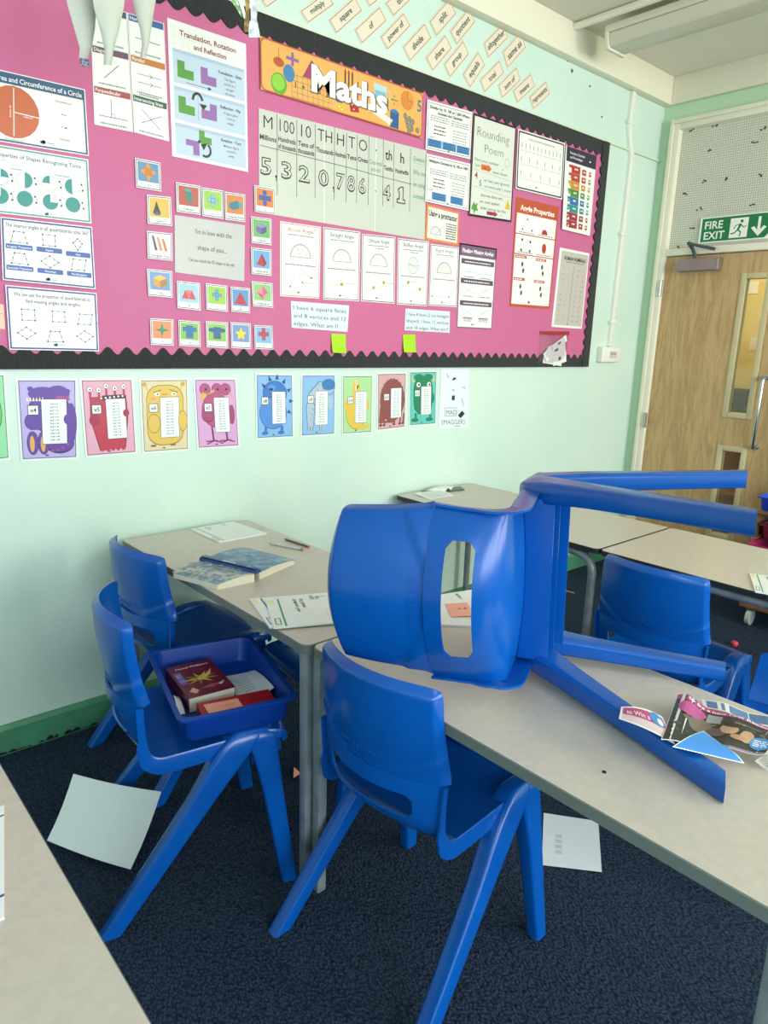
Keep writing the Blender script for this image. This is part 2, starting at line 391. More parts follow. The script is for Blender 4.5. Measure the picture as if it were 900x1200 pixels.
# corridor beyond the door
YEL = mat('yellow_corridor_paint', 'e6cf7c', .5)
b = MB(); b.box((DOOR_X+.12, -.5, -.1), (DOOR_X+2.2, 4.5, 0), mat('corridor_floor_vinyl', '9c8a63', .4)); struct(b, 'floor_corridor')
b = MB(); b.box((DOOR_X+2.1, -.5, 0), (DOOR_X+2.2, 4.5, 2.9), YEL); struct(b, 'wall_corridor')
b = MB(); b.box((DOOR_X+.12, 4.4, 0), (DOOR_X+2.2, 4.5, 2.9), YEL); struct(b, 'wall_corridor_end')
b = MB(); b.box((DOOR_X+.12, -.5, 2.8), (DOOR_X+2.2, 4.5, 2.9), CEIL); struct(b, 'ceiling_corridor')
def xsheet(px0, py0, px1, py1, col, name, label, cat, x=DOOR_X+2.098):
    a = at_x(px0, py0, x); c = at_x(px1, py1, x); t = MB()
    t.box((x-.004, min(a.y,c.y), min(a.z,c.z)), (x, max(a.y,c.y), max(a.z,c.z)), mat('sheet_'+col, col, .5)); return tag(t.build(name), label, cat)
xsheet(878, 330, 888, 344, 'f3efe0', 'paper_notice', 'white paper notice high on the yellow corridor wall behind the door glass', 'paper')
xsheet(880, 395, 890, 410, 'efe8cf', 'paper_notice', 'cream paper notice at mid height on the yellow corridor wall', 'paper')
b = MB(); p = at_x(866, 470, DOOR_X+1.9); b.box((p.x, p.y-.05, 0), (p.x+.19, p.y+.16, p.z+.1), mat('dark_grey_board', '4b4f4c', .5)); tag(b.build('coat_locker', bevel=.01), 'dark grey cabinet in the yellow corridor seen through the upper door glass', 'cabinet')
# wooden shelving in the corridor seen through the lower panel
b = MB(); sx = DOOR_X+.75; PLY = mat('pale_plywood', 'cfa365', .5)
b.box((sx, 1.9, 0), (sx+.35, 1.93, .84), PLY); b.box((sx, 2.7, 0), (sx+.35, 2.73, .84), PLY); b.box((sx+.33, 1.93, .02), (sx+.35, 2.7, .84), PLY)
su = empty('corridor_bookcase', (sx, 2.3, 0), 0, 'pale plywood bookcase in the corridor seen through the lower door glass', 'bookcase')
rel(b.build('carcass', bevel=.002), su)
for z in (.05, .42, .82):
    b = MB(); b.box((sx, 1.9301, z), (sx+.3299, 2.6999, z+.022), PLY); rel(b.build('shelf', bevel=.002), su)

# fire exit sign
q = [at_x(822, 255.4, DOOR_X+.012), at_x(905, 246.5, DOOR_X+.012), at_x(905, 276.5, DOOR_X+.012), at_x(820.5, 286, DOOR_X+.012)]
yl, yr, zt, zb = q[0].y, 1.775, 2.226, 2.078
s = Sheet([(DOOR_X+.012, yl, zt), (DOOR_X+.012, yr, zt), (DOOR_X+.012, yr, zb), (DOOR_X+.012, yl, zb)], (-1,0,0), base='f2f3ee', thick=.004)
s.poly([(.03,.05),(.985,.05),(.985,.78),(.93,.95),(.03,.95)], '0f7a45', 1)
s.text('FIRE', .075, .455, .30, 'f4f6f0', 'L', w=.33, bold=.02); s.text('EXIT', .075, .86, .30, 'f4f6f0', 'L', w=.33, bold=.02)
s.rect(.44, .14, .69, .88, 'f4f6f0', 2)
s.circ(.60, .27, .009, '0f7a45', 3); s.line([(.59,.36),(.555,.58)], .012, '0f7a45', 3)
s.line([(.555,.58),(.60,.68),(.585,.84)], .007, '0f7a45', 3); s.line([(.555,.58),(.51,.70),(.46,.72)], .007, '0f7a45', 3)
s.line([(.585,.38),(.63,.50),(.67,.46)], .005, '0f7a45', 3); s.line([(.58,.38),(.52,.42),(.50,.55)], .005, '0f7a45', 3)
s.line([(.84,.16),(.84,.70)], .016, 'f4f6f0', 2); s.poly([(.84,.88),(.735,.56),(.775,.50),(.84,.70),(.905,.50),(.945,.56)], 'f4f6f0', 3)
s.done('fire_exit_sign', 'green and white fire exit sign with running figure and down arrow above the door', 'sign')

# trunking + switch plate
b = MB(); tx = 4.12
pts = [(4.055+.03, 2.895), (4.075, 2.72), (4.085, 2.66), (4.13, 2.56), (4.125, 2.2), (4.105, 1.45)]
hw = .02
b.add([(x-hw, WALL_Y-.022, z) for x, z in pts]+[(x+hw, WALL_Y-.022, z) for x, z in pts]+[(x-hw, WALL_Y, z) for x, z in pts]+[(x+hw, WALL_Y, z) for x, z in pts],
      [(i, i+1, 7+i, 6+i) for i in range(5)]+[(12+i, 13+i, i+1, i) for i in range(5)]+[(6+i, 7+i, 19+i, 18+i) for i in range(5)]+[(0, 6, 18, 12), (5, 11, 23, 17)], WHITEP)
tr = empty('cable_conduit', (4.1, WALL_Y, 1.45), 0, 'white cable conduit running down the wall right of the pink board', 'conduit')
rel(b.build('duct', bevel=.004), tr)
for (x, z) in ((4.075, 2.73), (4.12, 2.12), (4.108, 1.60)):
    b = MB(); b.box((x-.033, WALL_Y-.027, z-.012), (x+.026, WALL_Y, z+.012), WHITEP); rel(b.build('clip', bevel=.003), tr)
sk = empty('socket_box', (4.09, WALL_Y, 1.40), 0, 'white socket box at the foot of the wall conduit beside the pink board', 'socket')
b = MB(); b.box((3.985, WALL_Y-.04, 1.352), (4.2, WALL_Y, 1.443), WHITEP); rel(b.build('back_box', bevel=.004), sk)
b = MB(); b.box((4.075, WALL_Y-.045, 1.378), (4.145, WALL_Y-.04, 1.418), mat('grey_plastic', 'c3c6c2', .4))
for i in range(4): b.box((4.083+i*.015, WALL_Y-.0465, 1.398), (4.089+i*.015, WALL_Y-.045, 1.408), ink('6a6f70'))
rel(b.build('socket_face'), sk)

# strip light and conduit
lt = empty('ceiling_light', (3.52, 1.4, 3.05), 0, 'long fluorescent strip light with cream diffuser below the ceiling', 'light fitting')
DIF = mat('cream_diffuser', 'd9d6c4', .3)
b = MB(); b.prism([(3.43, 2.965), (3.45, 2.905), (3.59, 2.905), (3.61, 2.965)], 'y', -.6, 2.27, DIF); rel(b.build('diffuser', bevel=.008), lt)
b = MB(); b.box((3.425, -.62, 2.965), (3.615, 2.29, 3.0), mat('cream_enamel', 'dedac8', .4)); b.prism([(3.42, 2.97), (3.44, 2.895), (3.60, 2.895), (3.62, 2.97)], 'y', 2.27, 2.29, mat('cream_enamel', 'dedac8', .4)); rel(b.build('light_body', bevel=.004), lt)
for y in (.2, 1.75):
    b = MB(); b.tube([(3.5, y, 3.0), (3.5, y, 3.05)], .012, WHITEP); rel(b.build('hanger'), lt)
b = MB(); b.tube([(3.40, WALL_Y-.056, 3.03), (3.40, -.6, 3.03)], .018, CREAM); tag(b.build('ceiling_conduit'), 'thin cream conduit pipe along the ceiling beside the strip light', 'pipe')
for i, (px, py) in enumerate([(649, 61), (665, 70), (670, 83), (667, 69), (691, 101), (705, 137)]):
    p = at_y(px, py); b = MB(); b.tube([(p.x, WALL_Y-.006, p.z), (p.x, WALL_Y-.003, p.z), (p.x+.001, WALL_Y, p.z)], [.004, .009, .01] if i in (1, 2) else [.002, .005, .006], mat('old_putty', '5f6b5c', .7), 7)
    tag(b.build('putty_blob'), ['small dark putty blob highest on the green wall above the board corner', 'dark putty blob below the beam, left one of the closest pair', 'largest dark putty blob on the green wall above the board corner', 'dark putty blob below the beam, right one of the closest pair', 'faint putty blob on the green wall left of the conduit', 'lowest putty blob above the top right corner of the board'][i], 'putty', 'putty blobs on the wall')

# ================================================================== DISPLAY BOARD
BX0, BX1, BZ0, BZ1 = -.35, 3.874, 1.322, 2.582
bd = empty('display_board', ((BX0+BX1)/2, WALL_Y, BZ0), 0, 'large pink paper display board edged with black scalloped border', 'board')
b = MB(); b.box((BX0, WALL_Y-.014, BZ0), (BX1, WALL_Y-.001, BZ1), PINK); rel(b.build('backing_paper'), bd)
def scallop(nm, along, a0, a1, outer, inner, amp, per, peak, dy=0):
    n = int((a1-a0)/per*12); top = []
    for i in range(n+1):
        a = a0+(a1-a0)*i/n; ph = (a/per) % 1
        f = (abs(math.sin(PI*ph)) if peak else .5+.5*math.cos(2*PI*ph))
        top.append((a, inner+(amp*(f-.5) if inner > outer else -amp*(f-.5))))
    b = MB(); vs = []
    for y in (WALL_Y-.0185-dy, WALL_Y-.0142-dy):
        for a, c in top: vs.append((a, y, c) if along == 'x' else (c, y, a))
        for a, c in top: vs.append((a, y, outer) if along == 'x' else (outer, y, a))
    K = n+1; fs = []
    for i in range(n):
        fs += [(i, i+1, K+i+1, K+i), (2*K+i, 3*K+i, 3*K+i+1, 2*K+i+1), (i, 2*K+i, 2*K+i+1, i+1), (K+i, K+i+1, 3*K+i+1, 3*K+i)]
    fs += [(0, K, 3*K, 2*K), (n, 2*K+n, 3*K+n, K+n)]
    b.add(vs, fs, CORR); return rel(b.build(nm, sharp=50), bd)
scallop('border', 'x', BX0, BX1, BZ0, 1.383, .026, .0665, False)
scallop('border', 'x', BX0, BX1, BZ1, 2.508, .022, .0665, True)
scallop('border', 'z', BZ0, BZ1, BX1, 3.812, .024, .06, True, .0046)

# ================================================================== PAPERS ON THE BOARD
NAVY = '1f3d66'
def landscape(q, title, col, label, body, inset=.012, name='maths_poster', tw=.86, th=.055):
    s = wsheet(q, y=PIN_Y-.006); s.rect(.01, .015, .99, .985, col, 1); s.rect(.01+inset/s.W*.5, .015+inset/s.H*.5, .99-inset/s.W*.5, .985-inset/s.H*.5, 'eceeea', 2)
    body(s); return s.done(name, label, 'poster', 'laminated maths posters')
def extend(q, f):     # continue a landscape sheet to the left beyond the frame
    tl, tr, br, bl = [Vector(p) for p in q]
    return [tr+(tl-tr)*f, tr, br, br+(bl-br)*f]
def body1(s):
    s.rect(.01, .015, .99, .17, '27557d', 3); s.text('The Area and Circumference of a Circle', .49, .135, .072, 'f2f2f0', w=.94)
    s.circ(.30, .55, .072, 'c4623a', 3); s.line([(.30,.21),(.30,.89)], .0025, 'f2ece6', 4); s.line([(.30,.55),(.55,.57)], .0025, 'f2ece6', 4)
    s.text('diameter (d)', .275, .55, .024, 'f2ece6', rot=90, l=5); s.text('radius (r)', .43, .60, .026, 'f2ece6', l=5); s.text('Circumference (C)', .30, .955, .026, 'a5543a')
    for v, t in ((.28, 'Circumference'), (.46, 'Area'), (.65, 'Pi (\u03c0)'), (.83, 'Diameter')):
        s.text(t, .77, v, .03, '333333'); s.fine(.66, .88, v+.05, .014, seed=1); s.fine(.69, .85, v+.085, .014, seed=2)
    s.logo(.56, .91)
q = extend([at_y(0, 82, PIN_Y), at_y(99.3, 105, PIN_Y), at_y(104, 183, PIN_Y), at_y(0, 166, PIN_Y)], 1.22)
def wsheet3(q): return Sheet(q, (0,-1,0))
_w = wsheet
def landscape3(q, body, col, label, name='maths_poster'):
    s = Sheet([Vector((p.x, PIN_Y-.0012, p.z)) for p in q], (0,-1,0)); s.rect(.01, .015, .99, .985, col, 1); s.rect(.028, .04, .972, .96, 'eceeea', 2); body(s)
    return s.done(name, label, 'poster', 'laminated maths posters')
landscape3(q, body1, '27557d', 'blue edged circle poster with a big orange circle, at the top left')
def body2(s):
    s.text('Properties of Shapes Recognising Turns', .5, .16, .06, '27545a', w=.86)
    s.fine(.16, .86, .215, .014); s.fine(.14, .86, .25, .014)
    s.text('Clockwise', .28, .33, .03, '27545a'); s.text('Anticlockwise', .72, .33, .03, '27545a')
    for k, (u, v, a, b_) in enumerate([(.14,.46,0,90),(.36,.46,-90,90),(.60,.46,90,180),(.82,.46,90,270),(.14,.74,-180,90),(.36,.74,0,360),(.60,.74,90,360),(.82,.74,0,360)]):
        s.circ(u, v, .0225, 'f6f7f4', 3); s.arc(u, v, .0225, .0012, '6b8f90', 4); s.circ(u, v, .0222, '2a8c8a', 3.5, a0=a, a1=b_)
        s.circ(u+.095, v-.05, .003, '222222', 4); s.circ(u+.105, v+.04, .003, '222222', 4); s.line([(u+.095,v-.05),(u+.115,v),(u+.105,v+.04)], .001, '555555', 4)
        s.fine(u-.07, u+.09, v+.13, .013, seed=k); s.fine(u-.05, u+.06, v+.16, .013, seed=k+9)
    for u in (.03, .25, .485, .715, .965): s.line([(u,.37),(u,.91)], .0008, '8aa3a3', 3)
    for v in (.37, .65, .91): s.line([(.03,v),(.965,v)], .0008, '8aa3a3', 3)
    s.logo(.56, .935, .006)
q = extend([at_y(0, 170, PIN_Y), at_y(103, 187, PIN_Y), at_y(107, 262, PIN_Y), at_y(0, 250, PIN_Y)], 1.16)
landscape3(q, body2, '4f9a94', 'teal edged recognising turns poster with part shaded teal circles')
def quadrow(s, u, v, w, h, kind, t=.0013):
    P = {'trap': [(-.5,.5),(.5,.5),(.3,-.5),(-.3,-.5)], 'sq': [(-.4,-.5),(.4,-.5),(.4,.5),(-.4,.5)], 'kite': [(0,-.55),(.3,-.15),(0,.5),(-.3,-.15)],
         'rh': [(0,-.55),(.55,0),(0,.55),(-.55,0)], 'par': [(-.35,-.5),(.5,-.5),(.35,.5),(-.5,.5)]}[kind]
    pts = [(u+a*w, v+b_*h) for a, b_ in P]; s.loop(pts, t, '2a2c30', 3)
    for p in pts: s.circ(p[0], p[1], .0028, '30333a', 4, n=8)
    for a, c in zip(pts, pts[1:]+pts[:1]): s.circ((a[0]+c[0])/2, (a[1]+c[1])/2, .0022, '30333a', 4, n=6)
def body3(s):
    s.text('The interior angles in all quadrilaterals total 360\u00b0', .5, .14, .062, '26282c', w=.92)
    for u, v, k, t in ((.18,.30,'trap','Irregular Trapezium'),(.50,.30,'sq','Square'),(.82,.32,'kite','Kite'),(.18,.64,'trap','Isosceles Trapezium'),(.50,.64,'rh','Rhombus'),(.82,.64,'par','Parallelogram')):
        quadrow(s, u, v-.01, .17, .17, k); s.rrect(u-.14, v+.105, u+.14, v+.185, .003, '3b5ca8', 3); s.text(t, u, v+.163, .033, 'e8ecf6', w=.25)
    s.logo(.47, .92, .007)
landscape([(0.5,254),(107.7,266),(112,339),(3,328)], '', '27408f', 'blue edged poster on interior angles of quadrilaterals with six blue name bars', body3, .01)
def body4(s):
    s.text('We can use the properties of quadrilaterals to', .5, .15, .06, '26282c', w=.84); s.text('find missing angles and lengths', .5, .25, .06, '26282c', w=.6)
    for u, v, k in ((.22,.44,'sq'),(.55,.44,'sq'),(.85,.46,'par'),(.19,.73,'rh'),(.50,.77,'trap'),(.84,.75,'rh')):
        quadrow(s, u, v, .17, .17, k)
        for du, dv in ((-.13, .1), (.11, .06)): s.frame(u+du-.035, v+dv-.025, u+du+.035, v+dv+.025, .0008, '9aa0a6', 3)
    s.logo(.50, .91, .007)
landscape([(6,334),(113,343.5),(116,411.6),(11,409.7)], '', '27408f', 'blue edged poster on missing angles and lengths, lowest of the left column', body4, .01)
s = wsheet([(-14,354),(4,357),(6,386),(-12,384)], base='f2b79c'); s.fine(.2, .9, .4, .03); s.done('note_card', 'pale orange card cut by the left edge of the photo on the pink board', 'card')

# line sheets
def linesheet(q, rows, label):
    s = wsheet(q)
    for i, (t, col, kind) in enumerate(rows):
        v0 = i/3+.004; v1 = (i+1)/3-.004
        s.rect(.02, v0, .98, v0+.055, col, 1); s.text(t, .06, v0+.043, .03, 'f0f0ee', 'L'); s.frame(.02, v0, .98, v1, .0008, 'b9bdbb', 2)
        m = (v0+.055+v1)/2-.01
        if kind == 'v': s.line([(.5,m-.08),(.5,m+.07)], .002, '1c1c1c')
        if kind == 'h': s.line([(.18,m),(.86,m+.01)], .002, '1c1c1c')
        if kind == 'd': s.line([(.30,m+.07),(.70,m-.06)], .002, '1c1c1c')
        if kind == 'par':
            for k in (-.035, .035):
                s.line([(.18,m+k),(.85,m+k)], .0015, '1c1c1c'); s.line([(.52,m+k-.018),(.60,m+k),(.52,m+k+.018)], .0015, '1c1c1c')
        if kind == 'perp': s.line([(.45,m-.09),(.45,m+.06),(.12,m+.06)], .0018, '1c1c1c'); s.line([(.45,m+.06),(.88,m+.06)], .0018, '1c1c1c'); s.loop([(.45,m+.03),(.53,m+.03),(.53,m+.06),(.45,m+.06)], .001, '1c1c1c')
        if kind == 'x': s.line([(.25,m-.07),(.75,m+.07)], .0018, '1c1c1c'); s.line([(.22,m+.05),(.80,m-.05)], .0018, '1c1c1c')
        s.fine(.15, .85, v1-.018, .013, seed=i)
        if i == 1 and kind == 'par': s.fine(.2, .75, v1-.002, .012, seed=7)
    s.done('maths_poster', label, 'poster', 'line type posters')
linesheet([(105,3),(148.5,14.5),(156,155),(110.5,146)], [('Vertical','2f5a5e','v'),('Diagonal','6d4468','d'),('Perpendicular','a8434a','perp')], 'line types sheet with purple and red headings, behind the hanging streamers')
linesheet([(149,15),(192,27.5),(198,166),(157,155)], [('Horizontal','2a5d9c','h'),('Parallel','c0762e','par'),('Intersecting lines','2d5747','x')], 'line types sheet with blue, orange and green headings')
# translation poster
s = wsheet([(195.7,20.7),(288,51.7),(290.7,201.7),(201.7,183)], base='e9ebe8')
for i in range(1, 12): s.line([(i/12,0),(i/12,1)], .0007, 'c3c9cf', 1)
for i in range(1, 18): s.line([(0,i/18),(1,i/18)], .0007, 'c3c9cf', 1)
s.text('Translation, Rotation', .5, .095, .04, '8b2436', w=-.72, bold=.02); s.text('and Reflection', .52, .165, .037, '8b2436', w=.52, bold=.02)
for i, (v0, v1) in enumerate(((.20,.445),(.47,.715),(.74,.975))): s.rect(.05, v0, .97, v0+.025, 'a9bdd6', 2); s.rect(.05, v0+.025, .97, v1, 'bccde0', 2)
GRN, PUR = '4f9438', '9163a8'
def ell(u, v, a, col, fl=1): s.poly([(u,v),(u+fl*a*.45,v),(u+fl*a*.45,v+a*.28),(u+fl*a,v+a*.28),(u+fl*a,v+a*.62),(u,v+a*.62)], col, 4)
ell(.10, .275, .20, GRN); ell(.39, .275, .20, PUR); s.line([(.20,.425),(.48,.425)], .0016, '16181a', 4); s.poly([(.48,.412),(.53,.425),(.48,.438)], '16181a', 5)
ell(.10, .535, .20, GRN); ell(.585, .535, .20, PUR, -1); s.line([(.345,.50),(.345,.69)], .001, '55606a', 4)
s.arc(.34, .54, .018, .009, '16181a', 4, 10, 180, ry=.024); s.poly([(.36,.555),(.46,.555),(.41,.60)], '16181a', 5)
ell(.345, .755, .16, GRN); s.poly([(.345,.845),(.175,.845),(.175,.89),(.265,.89),(.265,.955),(.345,.955)], PUR, 4); s.circ(.345, .845, .005, '16181a', 5)
s.arc(.42, .90, .021, .008, '16181a', 4, -120, 60); s.poly([(.36,.86),(.45,.845),(.40,.905)], '16181a', 5)
for v, t, ls in ((.285,'Translation - Slide',('The figure','moves in a','straight','direction.')),(.545,'Reflection - Flip',('A figure gives','a mirror','image.')),(.80,'Rotation - Turn',('Moves a figure','around a','point.'))):
    s.text(t, .77, v, .022, '1c1d22', w=.39, bold=.025)
    for k, x in enumerate(ls): s.text(x, .77, v+.04+k*.036, .018, '5b3f52', w=.30)
s.done('maths_poster', 'translation, rotation and reflection poster with green and purple L shapes', 'poster', 'laminated maths posters')

# maths banner
s = wsheet([(304.5,42),(495.7,109.5),(494,162),(305.5,105)], y=PIN_Y-.006, base='d8a45a'); s.rrect(0, 0, 1, 1, .02, 'b8503a', 1); s.rrect(.006, .03, .994, .97, .018, 'e3ab5c', 2)
s.line([(.095,.10),(.095,.34)], .002, '7a4b2a', 3); s.circ(.095, .37, .024, 'b9532f', 3, ry=.016); s.line([(.17,.10),(.17,.36)], .011, '8a5f9c', 3); s.line([(.135,.23),(.205,.23)], .011, '8a5f9c', 3)
s.circ(.15, .52, .026, '3d7fb0', 3, ry=.03); s.circ(.095, .78, .036, '62a32c', 4, ry=.037); s.circ(.092, .76, .028, '8cc63f', 5, ry=.028)
for i in range(8): s.line([(.165+i*.03,.48+.0*i),(.165+i*.03,.98)], .0012, '4a4c50', 3)
for i in range(5): s.line([(.165,.52+i*.11),(.40,.52+i*.11)], .0012, '4a4c50', 3)
for i, ch in enumerate('1+2=3'): s.text(ch, .185+i*.045, .76, .12, '1d1d1d', l=6)
s.poly([(.275,.12),(.225,.50),(.335,.50)], 'a03a5e', 3); s.poly([(.275,.12),(.335,.50),(.355,.42)], '7e2a4a', 3)
for i in range(3): s.line([(.475+i*.022,.14),(.475+i*.022,.40)], .007, ('2a2a2a','3a3a3a','2a2a2a')[i], 3); s.poly([(.467+i*.022,.14),(.483+i*.022,.14),(.475+i*.022,.04)], 'a9352b', 4)
s.poly([(.425,.47),(.455,.47),(.46,.78),(.42,.78)], '2b57a3', 3); s.poly([(.42,.80),(.47,.77),(.475,.95),(.425,.98)], 'e0b330', 3); s.poly([(.50,.68),(.555,.64),(.565,.86),(.51,.90)], 'b0262d', 3)
for (u, v) in ((.52,.74),(.545,.70),(.53,.83),(.44,.86),(.455,.91)): s.circ(u, v, .003, 'f2eee4', 6)
s.poly([(.57,.66),(.60,.58),(.79,.80),(.77,.93)], 'e8e6da', 3)
for i in range(14): a = i/14; s.line([(.575+.2*a,.67+.25*a),(.583+.2*a,.64+.25*a)], .001, '44474a', 4)
s.poly([(.655,.14),(.745,.14),(.735,.52),(.665,.52)], 'b7cfd8', 3); s.poly([(.665,.27),(.738,.27),(.733,.50),(.667,.50)], '7fb0c6', 4); s.arc(.75, .30, .018, .003, 'c9d8dc', 3, -90, 90)
s.circ(.795, .28, .004, '6d8a2e', 3); s.line([(.77,.36),(.82,.36)], .005, '6d8a2e', 3); s.circ(.795, .44, .004, '6d8a2e', 3)
s.circ(.885, .28, .036, 'b56a2e', 3); s.circ(.885, .28, .034, 'd8843c', 4, a0=90, a1=360); s.circ(.89, .26, .034, 'df9148', 4, a0=2, a1=88)
s.rect(.77, .60, .83, .96, '24598f', 3); s.circ(.80, .60, .0205, '3a78b0', 4, ry=.008)
for (u, v) in ((.875,.62),(.905,.66),(.885,.72),(.92,.76),(.895,.82),(.925,.86),(.905,.93),(.93,.70),(.965,.86)): s.circ(u, v, .011, '5f5a55', 3); s.circ(u, v, .0085, '8d867d', 4)
s.text('5', .975, .43, .26, '3a6ea0', l=4)
s.text('Maths', .516, .715, .52, '6d5a44', w=-.49, l=7, bold=.06); s.text('Maths', .512, .705, .52, 'f4f2ec', w=-.475, l=8, bold=.035)
s.done('maths_banner', 'orange Maths title banner decorated with shapes, dice, ruler and jug', 'banner')

# place value chart
s = wsheet([(303,126.8),(499.6,176.5),(497.5,281),(303.5,249)], base='c8cbc2')
for k in (.345, .655): s.rect(k, 0, k+.004, 1, 'e6e8e2', 1)
xl, xr = s.q[0].x, s.q[1].x
U = lambda px: (at_y(px, 200, PIN_Y).x-xl)/(xr-xl)       # photo column to place along the chart
COLS = [U(p) for p in (324.6,347.4,368.7,391,405,417.3,431,448,460.4,479.7)]
mid = lambda i: ((0 if i == 0 else COLS[i-1])+COLS[i])/2
hd = [('M','Millions'),('100','Hundreds of thousands'),('10','Tens of thousands'),('TH','Thousands'),('H','Hundreds'),('T','Tens'),('O','Ones')]
for i, (a, t) in enumerate(hd):
    u = mid(i); cw = COLS[i]-(0 if i == 0 else COLS[i-1])
    s.text(a, u, .17, .125, '1b1c1e', w=cw*.75, bold=-.008)
    ws = t.split(' ')
    if len(ws) > 1: s.text(ws[0]+(' of' if len(ws[0]) < 5 else ''), u, .265, .05, '1b1c1e', w=cw*.88, bold=.02); s.text(('of ' if len(ws[0]) > 5 else '')+ws[-1], u, .335, .05, '1b1c1e', w=cw*.90, bold=.02)
    else: s.text(t, u, .285, .05, '1b1c1e', w=cw*.90, bold=.02)
s.circ(mid(7), .13, .004, '2f8f74', 3); s.text('Decimal', mid(7), .285, .05, '2f8f74', w=.075, bold=0); s.text('point', mid(7), .355, .05, '2f8f74', bold=0)
s.text('th', mid(8), .20, .11, '1b1c1e', w=.045); s.text('Tenths', mid(8), .315, .05, '1b1c1e', w=.06, bold=.02); s.text('h', mid(9), .20, .11, '1b1c1e'); s.text('Hundredths', mid(9), .315, .05, '1b1c1e', w=.09, bold=.02)
s.text('Question:', .95, .14, .05, '2f8f74', w=.085, bold=0); s.line([(.905,.165),(.99,.165)], .001, '2f8f74')
for v, t in ((.29,'Why are'),(.42,'we using'),(.55,'commas?')): s.text(t, .95, v, .055, '2f8f74', w=.085, bold=0)
s.line([(.005,.345),(.25,.36),(.5,.375),(.70,.395),(.90,.405)], .0022, '1b1c1e', 3)
for u, (v0, v1) in zip(COLS, ((.01,.80),(.02,.78),(.02,.76),(.0,.74),(.03,.74),(.02,.73),(.0,.73),(.0,.71),(.02,.71),(.02,.72))): s.line([(u,v0),(u,v1)], .0022, '1b1c1e', 3)
for ch, px, wd in zip('532078641', (311.7,335.5,356,378.6,398.4,410.8,423.7,452.5,469.3), (.055,.055,.06,.06,.05,.047,.047,.052,.024)):
    u = U(px); v = .615 if ch not in '41' else .63
    if ch == '1':
        for g, col, l in ((1, '1b1c1e', 4), (0, 'c8cbc2', 6)):
            a = .006*g; c = .012*g
            s.poly([(u-.016-a,v-.130-c),(u-.002,v-.165-c),(u+.011+a,v-.165-c),(u+.011+a,v-.028-c),(u+.024+a,v-.028-c),(u+.024+a,v+c),(u-.022-a,v+c),(u-.022-a,v-.028-c),(u-.008-a,v-.028-c),(u-.008-a,v-.128),(u-.014-a,v-.112+c)], col, l)
        continue
    s.text(ch, u, v, .165, '1b1c1e', w=-wd, bold=.035, l=4); s.text(ch, u, v-.007, .156, 'c8cbc2', w=-wd*.86, bold=-.008, l=6)
for u in (COLS[0]-.006, COLS[3]-.004): s.circ(u, .615, .0045, '1b1c1e', 5); s.line([(u+.003,.62),(u,.66)], .003, '1b1c1e', 5)
s.circ(mid(7), .56, .0035, '2f8f74', 4)
s.done('place_value_chart', 'wide hand drawn place value chart with the digits 5,320,786.41', 'chart')

# dividing / multiplying
def divmul(q, t1, t2, nb, label):
    s = wsheet(q, y=PIN_Y-.006, base='edeeea'); s.frame(.025, .04, .975, .965, .002, '202326', 1)
    s.text(t1, .5, .155, .06, '1d1e20', w=-.88, bold=.03)
    if t2: s.text(t2, .5, .245, .06, '1d1e20', w=-.54, bold=.03)
    for k in range(3): s.fine(.08, .48, .30+k*.045, .018, seed=k); s.fine(.53, .93, .31+k*.045, .018, seed=k+5)
    for k in range(3): s.fine(.16, .42, .50+k*.075, .025, '2c2c2c', seed=3)
    for k in range(5): s.fine(.58, .90, .50+k*.06, .018, '8d8f8f', seed=k)
    s.text('Examples', .12, .735, .028, '1d1e20')
    for a, c in nb:
        s.rect(a, .765, c, .925, '4b86c0', 2)
        for k in range(3): s.fine(a+.03, c-.03, .81+k*.045, .02, '264b74', 3, seed=k)
    s.circ(.5, .945, .004, '1c1f22', 3); s.done('maths_poster', label, 'poster', 'laminated maths posters')
divmul([(500.7,116.5),(553.5,131.5),(550.8,186.7),(498.5,174.7)], 'Dividing by 10, 100 or 1,000 Where', 'Answers Are Decimals', ((.04,.34),(.355,.66),(.675,.965)), 'dividing by 10, 100 or 1,000 sheet with three blue boxes')
divmul([(500,180),(551,192),(548.7,247),(498,236)], 'Multiplying Decimals by 10, 100 or 1000', '', ((.14,.46),(.56,.86)), 'multiplying decimals sheet with two blue boxes, below the dividing sheet')
# using a protractor
s = wsheet([(500,239),(538.5,249),(536.7,288),(498,281)], base='e08a3c'); s.rect(.05,.06,.95,.93,'ecebe4',1); s.text('Using a protractor', .5, .30, .17, '2b1c26', w=-.86, bold=.03)
def protractor(s, u, v, r, ticks=12):
    s.circ(u, v, r, 'c9ccc9', 2, 0, 180); s.circ(u, v, r*.93, 'e4e6e3', 3, 0, 180)
    s.arc(u, v, r, .0016, '2a2c2e', 4, 0, 180); s.line([(u-r/s.W,v),(u+r/s.W,v)], .0016, '2a2c2e', 4); s.arc(u, v, r*.62, .0008, '777a7c', 4, 0, 180)
    for k in range(1, ticks): a = PI*k/ticks; s.line([(u+r*math.cos(a)/s.W, v-r*math.sin(a)/s.H), (u+r*.82*math.cos(a)/s.W, v-r*.82*math.sin(a)/s.H)], .0009, '4c4f52', 4)
protractor(s, .30, .80, .035); s.line([(.30,.80),(.52,.50)], .0014, '1c1c1c', 5)
for k in range(7): s.fine(.60, .92, .44+k*.07, .035, '1f1f1f', seed=k)
s.done('maths_poster', 'small orange edged Using a protractor card with a grey protractor', 'poster')
